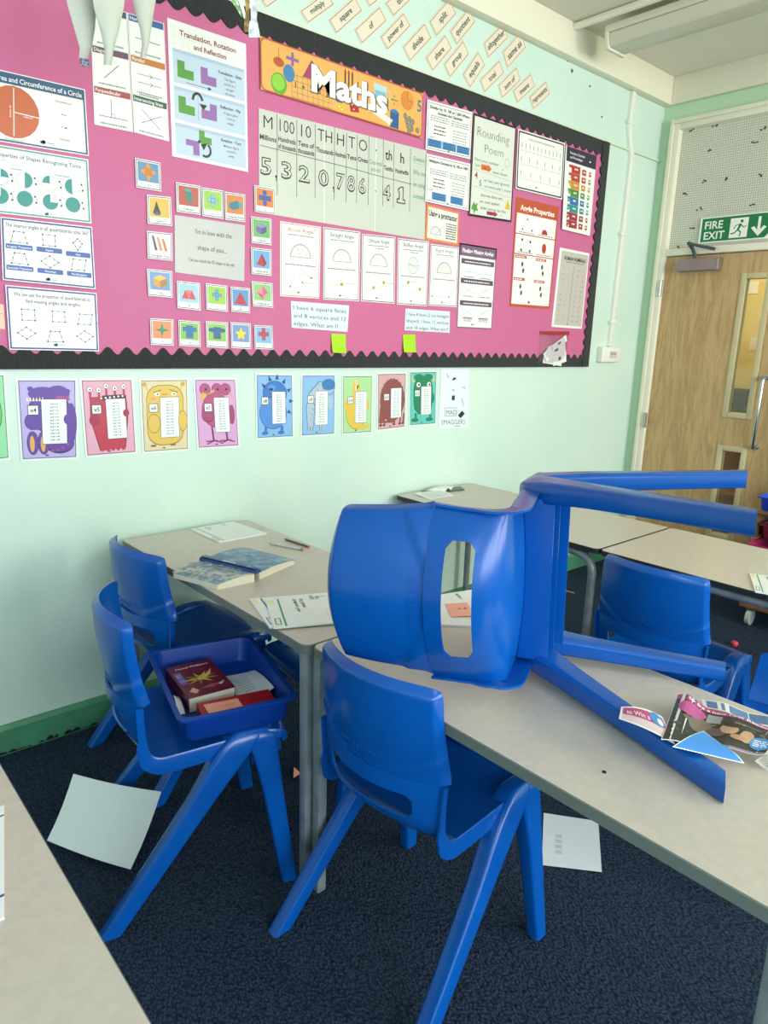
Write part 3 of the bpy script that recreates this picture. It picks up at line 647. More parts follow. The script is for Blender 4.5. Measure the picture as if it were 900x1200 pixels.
# rounding poem
s = wsheet([(555,132.5),(605,149),(599,260.5),(549,252.5)], y=PIN_Y-.006, base='d9dcd4'); s.frame(0, 0, 1, 1, .009, '1a1619', 1)
s.text('Rounding', .47, .20, .095, '77797a', w=-.74, bold=-.012); s.text('Poem', .50, .345, .085, '77797a', w=-.44, bold=-.012)
s.text('Find your number', .35, .445, .030, '4f8a6a', w=-.55, bold=.005); s.text('look', .14, .50, .030, '4f8a6a', bold=.005); s.poly([(.22,.465),(.38,.465),(.38,.45),(.46,.495),(.38,.535),(.38,.52),(.22,.52)], 'd9662a', 3); s.text('right', .31, .503, .02, '7d3318'); s.text('next door.', .67, .53, .030, '5b6a8a', w=-.36, bold=.005)
s.line([(.04,.53),(.96,.57)], .0012, '8a9aa0', 3); s.arc(.82, .39, .017, .0012, '777b7b', 3, ry=.02); s.circ(.72, .475, .003, '2b2b2b', 3)
s.text('4', .12, .62, .07, 'a02b3c'); s.text('or less just ignore!', .60, .63, .030, '4f6a8a', w=-.60, bold=.005); s.text('5', .22, .685, .06, '2b63a8'); s.text('or more add 1 more', .63, .69, .030, '4f6a8a', w=-.62, bold=.005)
s.line([(.04,.695),(.96,.745)], .0012, '8a9aa0', 3)
s.text('Are we done yet,', .50, .785, .031, '6a4f60', w=-.52, bold=.005); s.text('no not quite!', .46, .85, .031, '6a4f60', w=-.46, bold=.005); s.text('Add zeros to the', .55, .915, .031, '6a4f60', w=-.60, bold=.005)
s.poly([(.40,.925),(.58,.925),(.58,.915),(.66,.945),(.58,.975),(.58,.962),(.40,.962)], '9c2f4c', 3); s.text('right', .50, .953, .018, '401020'); s.text('!', .74, .965, .03, '1d1d1d')
s.poly([(.88,.76),(.96,.87),(.82,.87)], 'e0bf3a', 3); s.text('!', .89, .86, .05, '1d1d1d'); s.poly([(.06,.90),(.10,.85),(.13,.88),(.19,.86),(.17,.90),(.20,.94),(.14,.94),(.11,.98),(.10,.94),(.05,.93)], '4f9a3a', 3)
s.done('rounding_poem', 'black framed hand written Rounding Poem sheet with orange arrow', 'poster')
# number lines sheet
s = wsheet([(607,151),(662,168),(658.5,234),(604,221)], y=PIN_Y-.006); s.rrect(.015, .02, .985, .98, .008, '1d2226', 1); s.rrect(.035, .045, .965, .955, .007, 'eceeea', 2); s.text('Fraction, Decimal and Percentage Number Lines', .5, .13, .03, '1d1e20', w=.62)
for r, (v, n) in enumerate(((.33,11),(.56,6),(.80,5))):
    s.line([(.08,v),(.92,v)], .001, '4a4d50', 3)
    for k in range(n): u = .09+.82*k/(n-1); s.line([(u,v-.03),(u,v+.03)], .001, '4a4d50', 3); s.rect(u-.006, v-.13, u+.006, v-.05, '7a7d80', 3)
s.logo(.42, .90, .006); s.done('maths_poster', 'white number lines sheet with rounded black outline', 'poster', 'laminated maths posters')
# fractions, decimals, percentages
s = wsheet([(663,170.7),(699,182.7),(691,276.5),(658.5,268.5)], y=PIN_Y-.011); s.rect(.03, .0, 1, .17, '2e2a3e', 1); s.text('Fractions, Decimals', .38, .075, .03, 'e9e6ee', w=.6); s.text('and Percentages', .35, .125, .03, 'e9e6ee', w=.52); s.circ(.80, .10, .008, 'e9e6ee', 2, ry=.004)
RB = ['b8322f','b5432c','c98b2b','4f8a35','2c6ea8','2a8a8a','a22438','a02a2c']
for i, c in enumerate(RB):
    v = .20+i*.095; s.rect(.13, v, .50, v+.093, c, 2); s.circ(.17, v+.065, .014, 'f2f2ee', 3); s.circ(.17, v+.065, .012, c, 4, 0, 20+40*i); s.rect(.56, v+.015, .70, v+.085, c, 2); s.circ(.83, v+.05, .0135, c, 2)
    s.fine(.60, .67, v+.055, .018, 'f0eee8', 3); s.fine(.795, .87, v+.055, .018, 'f0eee8', 3); s.fine(.32, .42, v+.05, .02, 'f0eee8', 3)
s.done('maths_poster', 'fractions, decimals and percentages poster with rainbow coloured column of boxes', 'poster', 'laminated maths posters')
# angle properties
s = wsheet([(605,230.7),(655,242.7),(644,362),(597,358.7)], base='c05236'); s.text('Angle Properties', .5, .105, .05, 'f6f1ea', w=-.80, bold=.03)
s.rect(.035,.135,.965,.315,'eff0ee',1); s.rect(.035,.325,.965,.50,'eff0ee',1); s.rect(.035,.51,.965,.975,'eff0ee',1)
TRI = [(.28,.16),(.15,.285),(.43,.285)]; s.loop(TRI, .001, '555555')
for u, v, a in ((.28,.165,(240,300)),(.165,.28,(0,60)),(.415,.28,(120,180))): s.circ(u, v, .012, '3c2a2a', 3, *a)
s.circ(.70, .29, .026, 'b5382c', 2, 0, 180); s.line([(.70,.29),(.57,.19)], .001, '666666'); s.line([(.70,.29),(.86,.20)], .001, '666666')
s.loop([(.17,.36),(.40,.37),(.40,.475),(.16,.475)], .001, '555555')
for u, v in ((.19,.37),(.38,.38),(.38,.465),(.18,.465)): s.circ(u, v, .007, '3c2a2a', 3)
s.circ(.72, .42, .019, 'b5382c', 2, ry=.026)
for v in (.305, .49): s.fine(.10, .45, v, .008); s.fine(.55, .9, v, .008)
for u, v in ((.06,.525),(.54,.53),(.05,.735),(.54,.74)):
    s.rect(u, v-.01, u+.26, v+.015, 'b5382c', 2); s.fine(u+.02, u+.22, v+.008, .01, 'f0e6e0', 3)
    for k, dv in enumerate((.07, .13)): s.line([(u,v+dv),(u+.36,v+dv)], .0008, '888888', 2); s.circ(u+.17+.03*k, v+dv, .0085, '39432f' if k == 0 else '5d3a2c', 3, ry=.013)
s.line([(.5,.52),(.5,.90)], .0008, '999999'); s.line([(.04,.72),(.96,.725)], .0008, '999999'); s.line([(.5,.90),(.38,.94)], .0008, '999999'); s.line([(.5,.90),(.62,.94)], .0008, '999999')
s.circ(.45, .95, .010, 'b5382c', 3, ry=.007); s.done('maths_poster', 'red brown Angle Properties poster with triangle, square and red circle', 'poster', 'laminated maths posters')
# finding missing angles
s = wsheet([(538.5,284.5),(582,291.5),(576,386),(535,384)], base='eceded'); s.rect(0, 0, 1, .14, '79587a', 1); s.frame(0, 0, 1, 1, .006, '79587a', 1); s.text('Finding Missing Angles', .5, .10, .048, 'f3eff4', w=-.84, bold=.03)
for i, v in enumerate((.17, .40, .665)):
    s.rect(.06, v, .95, v+.06, '5f4560', 2); s.fine(.15, .86, v+.04, .014, 'e9e2ea', 3, seed=i)
    b0 = v+.07; hh = .12; s.frame(.06, b0, .95, b0+hh+.03, .0006, 'aaa0aa', 2)
    if i == 0: s.line([(.08,b0+hh*.7),(.45,b0+hh*.7)], .001, '444444'); s.line([(.28,b0+hh*.7),(.36,b0+.02)], .001, '444444'); s.line([(.54,b0+hh*.75),(.92,b0+hh*.75)], .001, '444444'); s.line([(.62,b0+.02),(.78,b0+hh*.75)], .001, '444444')
    else:
        s.line([(.08,b0+.015),(.47,b0+hh)], .001, '444444'); s.line([(.08,b0+hh),(.47,b0+.015)], .001, '444444'); s.line([(.54,b0+hh*.9),(.92,b0+.02)], .001, '444444'); s.line([(.66,b0+hh),(.80,b0+.01)], .001, '444444')
    s.fine(.14, .42, b0+hh+.025, .01, seed=i+4); s.fine(.58, .88, b0+hh+.025, .01, seed=i+6)
for k in range(3): s.fine(.18, .40, .875+k*.02, .01, seed=k); s.fine(.60, .85, .875+k*.02, .01, seed=k+3)
s.logo(.42, .955, .006); s.done('maths_poster', 'purple headed Finding Missing Angles poster with crossing lines', 'poster', 'laminated maths posters')
# roman numerals
s = wsheet([(656,290),(690.5,297),(681.5,385.5),(646,383)], base='ecebe8'); s.rect(.07,.03,.97,.97,'c2bab6',1); s.text('ROMAN NUMERALS', .54, .135, .045, '1b1b1b', w=-.72, bold=.03); s.fine(.25, .85, .165, .012)
s.line([(.52,.20),(.50,.955)], .0022, '2a2a2a')
RN = [['I','II','III','IV','V','VI','VII','VIII','IX','X','XI'],['1','2','3','4','5','6','7','8','9','10','11'],['XII','XX','L','C','D','M','XL','XC','CD','CM','MM'],['12','20','50','100','500','1000','40','90','400','900','2000']]
for c, u in enumerate((.20,.38,.68,.86)):
    for k in range(11): s.text(RN[c][k], u-.004*k, .26+k*.066, .022, '6f6865', w=.12, bold=0, res=1)
s.circ(.49, .955, .004, '222222', 3); s.done('maths_poster', 'grey Roman Numerals list sheet low on the right of the board', 'poster', 'laminated maths posters')

# angle type cards
def angle_card(q, title, col, fcol, kind, label):
    s = wsheet(q); s.frame(.02, .012, .98, .988, .003, fcol, 1)
    s.text(title+' Angle', .5, .115, .058, col, w=-.64, bold=.0); s.fine(.18, .82, .165, .014, '777a7d'); s.fine(.12, .88, .565, .016, '777a7d')
    if kind == 'obtuse' or kind == 'reflex': s.fine(.4, .65, .20, .014, '777a7d')
    if kind == 'reflex':
        s.circ(.5, .385, .034, 'dfe1df', 2, ry=.036); s.arc(.5, .385, .034, .0014, '3a3c3e', 3, ry=.036); s.line([(.32,.385),(.68,.385)], .001, '555555', 4); s.line([(.34,.36),(.66,.43)], .001, '555555', 4)
    else: protractor(s, .5, .45, min(.30*s.W, .05), 16)
    if kind == 'acute': s.line([(.52,.45),(.38,.30)], .001, '444444', 5)
    Y = 'c9a838'
    def ang(pts, fill=False):
        s.line(pts, .0012, '55585b', 3)
        s.circ(pts[1][0], pts[1][1], .008 if fill else .004, Y if fill else '6a6a5a', 3)
    if kind == 'acute': ang([(.05,.70),(.25,.86),(.36,.67)]); ang([(.50,.60),(.78,.72),(.47,.68)]); ang([(.84,.80),(.55,.79),(.82,.92)])
    if kind == 'straight': ang([(.15,.795),(.5,.77),(.86,.745)], True); s.text('180\u00b0', .47, .72, .02, '777777', bold=0)
    if kind == 'obtuse': ang([(.10,.90),(.36,.78),(.55,.61)], True); ang([(.52,.85),(.66,.69),(.96,.70)], True)
    if kind == 'reflex': ang([(.06,.77),(.35,.65),(.66,.63)], True); ang([(.44,.81),(.74,.74),(.70,.94)], True)
    if kind == 'right': ang([(.10,.66),(.10,.84),(.40,.855)]); ang([(.52,.69),(.70,.84),(.95,.68)])
    s.logo(.45, .935, .005); s.done('angle_card', label, 'poster', 'angle type cards')
angle_card([(328,259),(376,266),(374,350),(328,347)], 'Acute', 'b5603a', 'c98a4a', 'acute', 'Acute Angle card with orange outline, leftmost of the five angle cards')
angle_card([(378.7,266),(422,271.7),(420.7,353),(378.7,351)], 'Straight', '33363a', '2c4038', 'straight', 'Straight Angle card with dark green outline')
angle_card([(424,274),(463,277.7),(462,356),(423,353)], 'Obtuse', '4a4048', '2c2c34', 'obtuse', 'Obtuse Angle card with black outline, middle of the five angle cards')
angle_card([(466,279),(502.7,283),(500,359),(465,356.7)], 'Reflex', '4a4048', '3c3450', 'reflex', 'Reflex Angle card with dark outline and round protractor')
angle_card([(504.7,285.7),(537.7,290),(535,360),(502,358)], 'Right', '77797c', '6c4a72', 'right', 'Right Angle card, rightmost of the five angle cards')
# riddle cards
s = wsheet([(340.7,352.7),(409,358),(407,389),(341.7,384)], base='d9e4ef')
for v, t in ((.30,'I have 6 square faces'),(.60,'and 8 vertices and 12'),(.90,'edges. What am I?')): s.text(t, .035, v, .16, '3b4a62', 'L', w=-.92 if v < .8 else -.78, bold=.0)
s.done('riddle_card', 'hand written riddle card saying I have 6 square faces', 'card', 'hand written riddle cards')
s = wsheet([(475,361.7),(527,365),(526.7,390),(474,387)], base='d9e4ef')
for v, t in ((.31,'I have 8 faces (2 are hexagon'),(.62,'shaped). I have 12 vertices'),(.93,'and 18 edges. What am I?')): s.text(t, .03, v, .16, '3b4a62', 'L', w=-.94, bold=.0)
s.done('riddle_card', 'hand written riddle card saying I have 8 faces', 'card', 'hand written riddle cards')
for q, lb in (([(388,391),(405,391.7),(404,414),(387.5,413)], 'lime green sticky note below the six square faces riddle'), ([(472,392),(486.7,392),(485.7,413),(471,412.7)], 'lime green sticky note below the 8 faces riddle')):
    Q = [at_y(px, py, PIN_Y-.001) for px, py in q]
    s = Sheet(Q, (0,-1,0), base='a6d61f', curl=lambda u, v: .0005+.010*v*v+.004*(1-u)*v); s.done('sticky_note', lb, 'note', 'green sticky notes')

# shape cards
def cubo(s, u, v, r, c1, c2, c3):
    r *= 1.25; a = r/s.W; h = r/s.H; s.poly([(u-a,v-.3*h),(u,v),(u,v+h),(u-a,v+.6*h)], c1, 3); s.poly([(u,v),(u+a,v-.4*h),(u+a,v+.5*h),(u,v+h)], c2, 3); s.poly([(u-a,v-.3*h),(u,v-.8*h),(u+a,v-.4*h),(u,v)], c3, 3)
def shape_card(q, bg, word, draw, label):
    s = wsheet(q, y=PIN_Y-.004, base='e9ecea'); s.frame(.03, .03, .97, .97, .0025, '27384a', 1); s.rect(.09, .085, .91, .745, bg, 2); draw(s); s.text(word, .5, .905, .09, '22262a', w=.80, bold=.01, res=1)
    s.done('shape_card', label, 'card', 'cards of solid shapes and nets')
def star(s, u, v, r1, r2, n, col, l=3, rot=90): s.poly([(u+(r1 if k % 2 == 0 else r2)*math.cos(RAD(rot+180*k/n))/s.W, v-(r1 if k % 2 == 0 else r2)*math.sin(RAD(rot+180*k/n))/s.H) for k in range(2*n)], col, l)
def cross(s, col, u=.5, v=.42, a=.17, up=1, dn=1, col2=None):
    for (i, j) in [(0,0),(-1,0),(1,0)]+[(0,-k) for k in range(1, up+1)]+[(0,k) for k in range(1, dn+1)]:
        A = a; Bv = a*s.W/s.H; s.rect(u+(i-.5)*A, v+(j-.5)*Bv, u+(i+.5)*A, v+(j+.5)*Bv, col, 3); s.frame(u+(i-.5)*A, v+(j-.5)*Bv, u+(i+.5)*A, v+(j+.5)*Bv, .0007, col2 or '2b4a6a', 4)
shape_card([(158,185),(187.7,190.7),(189,224.6),(159.5,219.6)], '5b8bb4', 'E', lambda s: (star(s, .5, .40, .030, .015, 4, 'd98a38'), star(s, .5, .40, .020, .012, 4, 'c4752a', 4, 45)), 'net card E with an orange star net on blue')
shape_card([(172,228.3),(200,231),(201.4,265),(173,262)], 'd9b355', 'Cone', lambda s: (s.poly([(.38,.18),(.22,.62),(.56,.62)], '2f3b46', 3), s.circ(.39, .62, .013, '4a5a68', 4, ry=.005)), 'cone card with a dark cone on yellow')
shape_card([(172,270.6),(201.4,273.7),(202,305.8),(173,302.8)], 'dcd6e2', 'Triangular Prism', lambda s: [s.poly([(.18+k*.2,.15+.04*k),(.26+k*.2,.15+.04*k),(.40+k*.2,.66),(.30+k*.2,.68)], c, 3) for k, c in enumerate(('4a4d6a','d98a38','c4702a'))], 'triangular prism card with orange and grey stripes on pale ground')
shape_card([(172,315),(201.4,318),(202,349),(173.8,346.6)], '6f95cc', 'Cube', lambda s: cubo(s, .5, .40, .020, 'c99a44', 'a87a2c', 'e0b860'), 'cube card with a golden cube on blue')
def cyl(s): s.poly([(.36,.25),(.58,.18),(.68,.58),(.48,.66)], '2d7f7c', 3); s.circ(.47, .215, .012, '4aa09a', 4, ry=.005)
shape_card([(206,213.6),(235,218),(235,252),(206.8,248)], 'b2564a', 'Cylinder', cyl, 'cylinder card with a teal cylinder on red')
shape_card([(236,219.6),(261.4,223.4),(261.8,256.7),(237,253)], '9ac552', 'D', lambda s: cross(s, '7fb8dc', up=1, dn=1, v=.40, a=.16), 'net card D with a pale blue cross on green')
shape_card([(263,224.6),(287,228),(287,260.4),(263.7,257.4)], 'd67c42', 'Pentagonal Prism', lambda s: (s.poly([(.2,.38),(.62,.26),(.85,.34),(.86,.48),(.42,.62),(.2,.55)], '34788e', 3), s.poly([(.62,.26),(.85,.34),(.86,.48),(.70,.52)], '4f96ac', 4)), 'long prism card with a teal prism on orange')
shape_card([(297.7,217),(322,221.5),(322,251.8),(298.5,248)], 'd67c42', 'C', lambda s: (cross(s, '3f58a0', up=0, dn=0, a=.2), s.circ(.5, .22, .0095, '3f58a0', 3), s.circ(.5, .62, .0095, '3f58a0', 3)), 'net card C with a dark blue cylinder net on orange')
shape_card([(294,253.6),(318,256.7),(318,287.6),(294.7,284.6)], '6fae62', 'Cuboid', lambda s: cubo(s, .5, .40, .018, '6a64a0', '544e86', '8a84bc'), 'cuboid card with a purple cuboid on green')
shape_card([(294,290),(318,292.6),(318,323.5),(294.7,321)], '6ea4d6', 'Tetrahedron', lambda s: (s.poly([(.52,.18),(.25,.62),(.62,.68)], 'b0323e', 3), s.poly([(.52,.18),(.62,.68),(.76,.55)], '8c2230', 3)), 'tetrahedron card with a red tetrahedron on blue')
shape_card([(294.7,329.6),(319,332),(320,361),(296,358.7)], '8cc07a', 'Octahedron', lambda s: (s.poly([(.5,.12),(.22,.42),(.5,.50)], 'e08a9c', 3), s.poly([(.5,.12),(.78,.40),(.5,.50)], 'c9647c', 3), s.poly([(.22,.42),(.5,.50),(.5,.70)], 'b8506a', 3), s.poly([(.78,.40),(.5,.50),(.5,.70)], 'd47a90', 3)), 'octahedron card with a pink octahedron on green')
shape_card([(207,329),(234,332),(235,364),(207.8,361)], '9fc4da', 'A', lambda s: (s.poly([(.2,.62),(.35,.30),(.5,.62)], 'c9485a', 3), s.poly([(.5,.62),(.65,.30),(.8,.62)], 'c9485a', 3), s.poly([(.35,.30),(.65,.30),(.5,.62)], 'dc6a78', 3)), 'net card A with red triangles on pale blue, below the love message')
shape_card([(241,332),(266,335),(266.7,365.5),(241.8,362.5)], '9ac552', 'F', lambda s: cross(s, '5fa0c8', up=1, dn=1, v=.40, a=.15), 'net card F with a blue cross on green, below the love message')
shape_card([(270,336),(292.8,338),(292.8,367),(270.9,365)], '5a90c8', 'B', lambda s: (s.poly([(.5,.16),(.16,.68),(.84,.68)], 'b8344e', 3), s.loop([(.33,.42),(.67,.42),(.5,.68)], .001, '6a1a2c', 4)), 'net card B with one large red triangle on blue')
shape_card([(175.7,373),(203,374.5),(203,405),(176.8,404)], 'dd8a5c', 'G', lambda s: star(s, .5, .42, .028, .008, 4, '2c8a6a'), 'net card G with a green four point star on orange, bottom row')
shape_card([(209,375),(234,377),(235,406.6),(209.7,405)], '86b94c', 'H', lambda s: (s.rect(.33,.18,.67,.68,'2b6aa8',3), s.rect(.18,.24,.82,.42,'2b6aa8',4)), 'net card H with a blue T shaped net on green, bottom row')
shape_card([(241,376.4),(266.7,378),(267,408.5),(241.8,406.6)], '8fbe58', 'I', lambda s: (s.rect(.33,.20,.67,.66,'2c5f92',3), s.rect(.18,.24,.82,.40,'2c5f92',4), s.circ(.18, .32, .006, '2c5f92', 4), s.circ(.82, .32, .006, '2c5f92', 4)), 'net card with a dark blue net on green, middle of the bottom row')
shape_card([(270,377.6),(293.5,379),(294,409),(271,407.8)], '7b8fc4', 'J', lambda s: star(s, .5, .44, .026, .013, 5, 'd9cf3e'), 'net card with a yellow star net on blue, bottom row')
shape_card([(297.7,381),(319,382),(320,409.7),(298.5,408.5)], '7fb2dc', 'A', lambda s: cross(s, 'c04454', v=.36, up=1, dn=1, a=.19, col2='7a1c2a'), 'net card with a red cross on pale blue, right end of the bottom row')
s = wsheet([(204.4,252),(287,264),(286,329.6),(204.8,319)], base='b6b8ba')
s.text("I'm in love with the", .54, .27, .085, '17181a', w=.52, bold=0); s.text('shape of you...', .52, .545, .085, '17181a', w=.42, bold=0); s.text('Can you match the 3D shape to the net?', .52, .765, .06, '17181a', w=.66, bold=0)
s.done('message_card', 'grey laminated card saying I\'m in love with the shape of you', 'card')

# resealable bag of cards hanging at the lower right of the board
bg = empty('resealable_bag', at_y(648, 430, PIN_Y-.02), 0, 'clear resealable bag of small white cards with a red strip at the board corner', 'bag')
Q = [at_y(px, py, PIN_Y-.004) for px, py in [(633,388),(667,388.5),(662,429),(630,428)]]
s = Sheet(Q, (0,-1,0), basemat=BAGP, thick=.001, curl=lambda u, v: .002+.016*math.sin(PI*u)*math.sin(PI*min(1, v*1.05))); o = s.mb.build('bag_film'); rel(o, bg)
s = Sheet([Q[0], Q[1], Q[0]*.0+Q[1]*.9+Q[2]*.1, Q[0]*.9+Q[3]*.1], (0,-1,0), base='b02a30', thick=.003); rel(s.mb.build('seal_strip'), bg)
for k, (u, v, w, h, r) in enumerate(((.60,.52,.62,.40,18),(.50,.82,.66,.30,-6),(.74,.78,.46,.34,12),(.66,.34,.52,.20,25),(.30,.66,.26,.32,40))):
    c = (Q[0]*(1-u)+Q[1]*u)*(1-v)+(Q[3]*(1-u)+Q[2]*u)*v; W_ = (Q[1]-Q[0]).length*w/2; H_ = (Q[3]-Q[0]).length*h/2; a = RAD(r); y = PIN_Y-.006-.0016*k
    pts = [Vector((c.x+x*math.cos(a)-z*math.sin(a), y, c.z+x*math.sin(a)+z*math.cos(a))) for x, z in ((-W_,H_),(W_,H_),(W_,-H_),(-W_,-H_))]
    t = Sheet(pts, (0,-1,0), base='e6eaea', thick=.0008)
    if k in (0, 2, 3): t.rect(.4, .35, .6, .65, '50585c', 1)
    ob = t.mb.build('small_card'); tag(ob, 'small white card inside the clear resealable bag on the board', 'card', 'cards in the resealable bag')

# ---------------------------------------------------------------- times table posters under the board
WY = WALL_Y-.0002
def mon(n, q, bg, edge, draw, label):
    s = Sheet([at_y(px, py, WALL_Y-.0012) for px, py in q], (0,-1,0), base='dfe9e4'); s.rect(.04, .03, .96, .97, edge, 1); s.rect(.053, .04, .947, .96, bg, 2)
    cx, cy, cw, chh, bx, by = draw(s)
    s.rect(cx, cy, cx+cw, cy+chh, '2a2f3a', 5); s.rect(cx+.008, cy+.006, cx+cw-.008, cy+chh-.006, 'e6f0ee', 6)
    for k in range(1, 13): s.text('%dx%d = %d' % (k, n, k*n), cx+cw/2, cy+chh*(.055+k*.072), .020*chh/.55, '22262c', w=cw*.66, bold=.025, l=7, res=1)
    s.rect(bx-.012, by-.008, bx+.172, by+.112, '2a2f3a', 5); s.rect(bx, by, bx+.16, by+.104, 'e6f0ee', 6); s.text('x%d' % n, bx+.08, by+.077, .05, '22262c', w=.13, l=7, bold=.02)
    s.circ(.45, .935, .006, edge, 3, ry=.003)
    s.done('times_table_poster', label, 'poster', 'monster times table posters')
def ell_(s, u, v, ru, rv, col, l=3, **k): s.circ(u, v, ru*s.W, col, l, ry=rv*s.H, **k)
def d4(s):
    P_ = '5f3f9c'; D_ = '3a2a5c'
    ell_(s,.52,.40,.35,.27,D_); ell_(s,.52,.40,.335,.258,P_,3.5); ell_(s,.42,.19,.24,.085,P_,3.6); ell_(s,.66,.19,.20,.10,P_,3.65); s.rect(.18,.33,.5,.62,P_,3.7); ell_(s,.22,.13,.05,.03,P_,3.4); ell_(s,.82,.16,.05,.03,P_,3.4)
    ell_(s,.68,.80,.25,.12,D_); ell_(s,.68,.78,.25,.12,P_,3.5); ell_(s,.88,.55,.10,.25,P_,3.4); ell_(s,.70,.235,.08,.025,'a83f9c',4); ell_(s,.82,.25,.04,.03,'a83f9c',4)
    for k in range(6): s.poly([(.145+k*.05,.275),(.185+k*.05,.275),(.165+k*.05,.225)], 'f0e6c4', 4.5)
    for u in (.22,.40): ell_(s,u,.78,.10,.145,D_,4); ell_(s,u,.78,.09,.135,P_,4.2); ell_(s,u-.01,.79,.04,.10,'d9a45a',4.5)
    ell_(s,.19,.52,.09,.09,P_,4.8); ell_(s,.84,.50,.09,.07,P_,7.5)
    for k in range(4): ell_(s,.55+k*.09,.88-.008*k*k,.02,.012,'c23f8c',4.6)
    return (.38,.25,.43,.55,.17,.33)
def d5(s):
    R_ = 'b8324c'; s.poly([(.16,.24),(.84,.22),(.86,.50),(.78,.90),(.28,.92),(.14,.52)], '6c1c2c', 3); s.poly([(.175,.25),(.825,.23),(.845,.50),(.765,.89),(.295,.91),(.155,.52)], R_, 3.5)
    for k, (u, v) in enumerate(((.17,.14),(.33,.15),(.47,.10),(.63,.13),(.80,.11))): s.line([(u,v),(u,.28)], .008, R_, 3.6); ell_(s,u,v,.052,.036,'5c1c2a',4); ell_(s,u,v,.044,.031,'f2efe8',4.5); ell_(s,u+.005,v+.003,.015,.011,'1d1d1d',5)
    s.poly([(.33,.27),(.40,.22),(.80,.21),(.84,.25),(.42,.28)], '3a1420', 4)
    for k in range(6): ell_(s,.37+k*.08,.255-.005*k,.02,.012,'f2efe8',4.5)
    for k in range(5): ell_(s,.33+k*.10,.905,.04,.028,R_,3.6)
    ell_(s,.22,.53,.10,.075,'a02a42',7.5); ell_(s,.82,.45,.06,.05,'a02a42',7.5)
    return (.44,.26,.38,.52,.19,.34)
def d6(s):
    Y_ = 'd9b654'; s.rrect(.12,.09,.88,.90,.05,'7a5c24',3); s.rrect(.13,.097,.87,.89,.05,Y_,3.5)
    for u in (.10,.87): s.line([(u,.08),(u+(.06 if u < .5 else -.06),.16)], .006, Y_, 3.4); ell_(s,u,.08,.045,.03,'c4a03e',3.6)
    for u in (.34,.68): ell_(s,u,.21,.055,.025,'f2efe8',4); ell_(s,u+.01,.212,.016,.013,'2a2a2a',4.5)
    s.line([(.27,.19),(.42,.155)], .003, '6b5220', 4.6); s.line([(.60,.155),(.76,.19)], .003, '6b5220', 4.6); ell_(s,.26,.27,.05,.02,'e0946a',4); s.line([(.44,.215),(.56,.215)], .002, '6b5220', 4)
    ell_(s,.26,.60,.13,.13,'7a5c24',7.2); ell_(s,.26,.60,.122,.122,Y_,7.5); ell_(s,.86,.58,.10,.14,'7a5c24',7.2); ell_(s,.86,.58,.092,.132,Y_,7.5)
    for k in range(6): ell_(s,.20+k*.035+(.30 if k > 2 else 0),.90,.025,.015,'8a6a3a',4)
    return (.39,.25,.40,.55,.18,.34)
def d7(s):
    K_ = 'b0487c'; E_ = '5c2442'
    for u in (.25,.52,.72): ell_(s,u,.16,.125,.085,E_,3+u*.3); ell_(s,u,.16,.115,.078,K_,3.5+u*.15); ell_(s,u+.02,.16,.028,.018,'2a1a24',4)
    for pts in ([(.18,.20),(.30,.22),(.12,.36)],[(.28,.24),(.44,.16),(.48,.19)],[(.78,.19),(.84,.22),(.90,.33)]): s.poly(pts, 'd9a83a', 4.5)
    ell_(s,.48,.45,.33,.25,E_,3.3); ell_(s,.48,.45,.32,.24,K_,3.4); s.rect(.36,.20,.62,.40,K_,3.7)
    ell_(s,.28,.52,.14,.10,E_,4); ell_(s,.28,.515,.13,.09,'a03f70',4.2); ell_(s,.84,.52,.07,.14,E_,4); ell_(s,.84,.52,.062,.13,'a03f70',4.2)
    for u in (.36,.68): s.line([(u,.68),(u+.03,.89)], .008, '7c2f56', 3.8); s.line([(u-.15,.89),(u+.12,.885)], .005, '7c2f56', 3.8); s.line([(u-.13,.93),(u+.05,.88)], .005, '7c2f56', 3.8); s.line([(u+.20,.91),(u+.02,.88)], .005, '7c2f56', 3.8)
    return (.43,.27,.36,.50,.22,.36)
def d8(s):
    B_ = '2f6fbf'; E_ = '1d3f78'
    for k in range(9):
        a = RAD(140-k*28); u = .52+.36*math.cos(a); v = .42-.33*math.sin(a); s.poly([(u-.05*math.sin(a),v-.03*math.cos(a)),(u+.05*math.sin(a),v+.03*math.cos(a)),(u+.12*math.cos(a),v-.09*math.sin(a))], E_, 3)
    ell_(s,.50,.30,.32,.19,E_,3); ell_(s,.50,.30,.31,.18,B_,3.5); ell_(s,.45,.60,.36,.25,E_,3.6); ell_(s,.45,.60,.35,.24,'4a86d2',3.7); ell_(s,.40,.24,.06,.02,'1d2f50',4.2); ell_(s,.42,.22,.10,.05,'4f90d8',3.95)
    for u in (.26,.68): s.line([(u,.80),(u-.02,.90)], .014, B_, 3.85); ell_(s,u-.03,.905,.09,.028,B_,3.9)
    return (.42,.27,.36,.50,.16,.36)
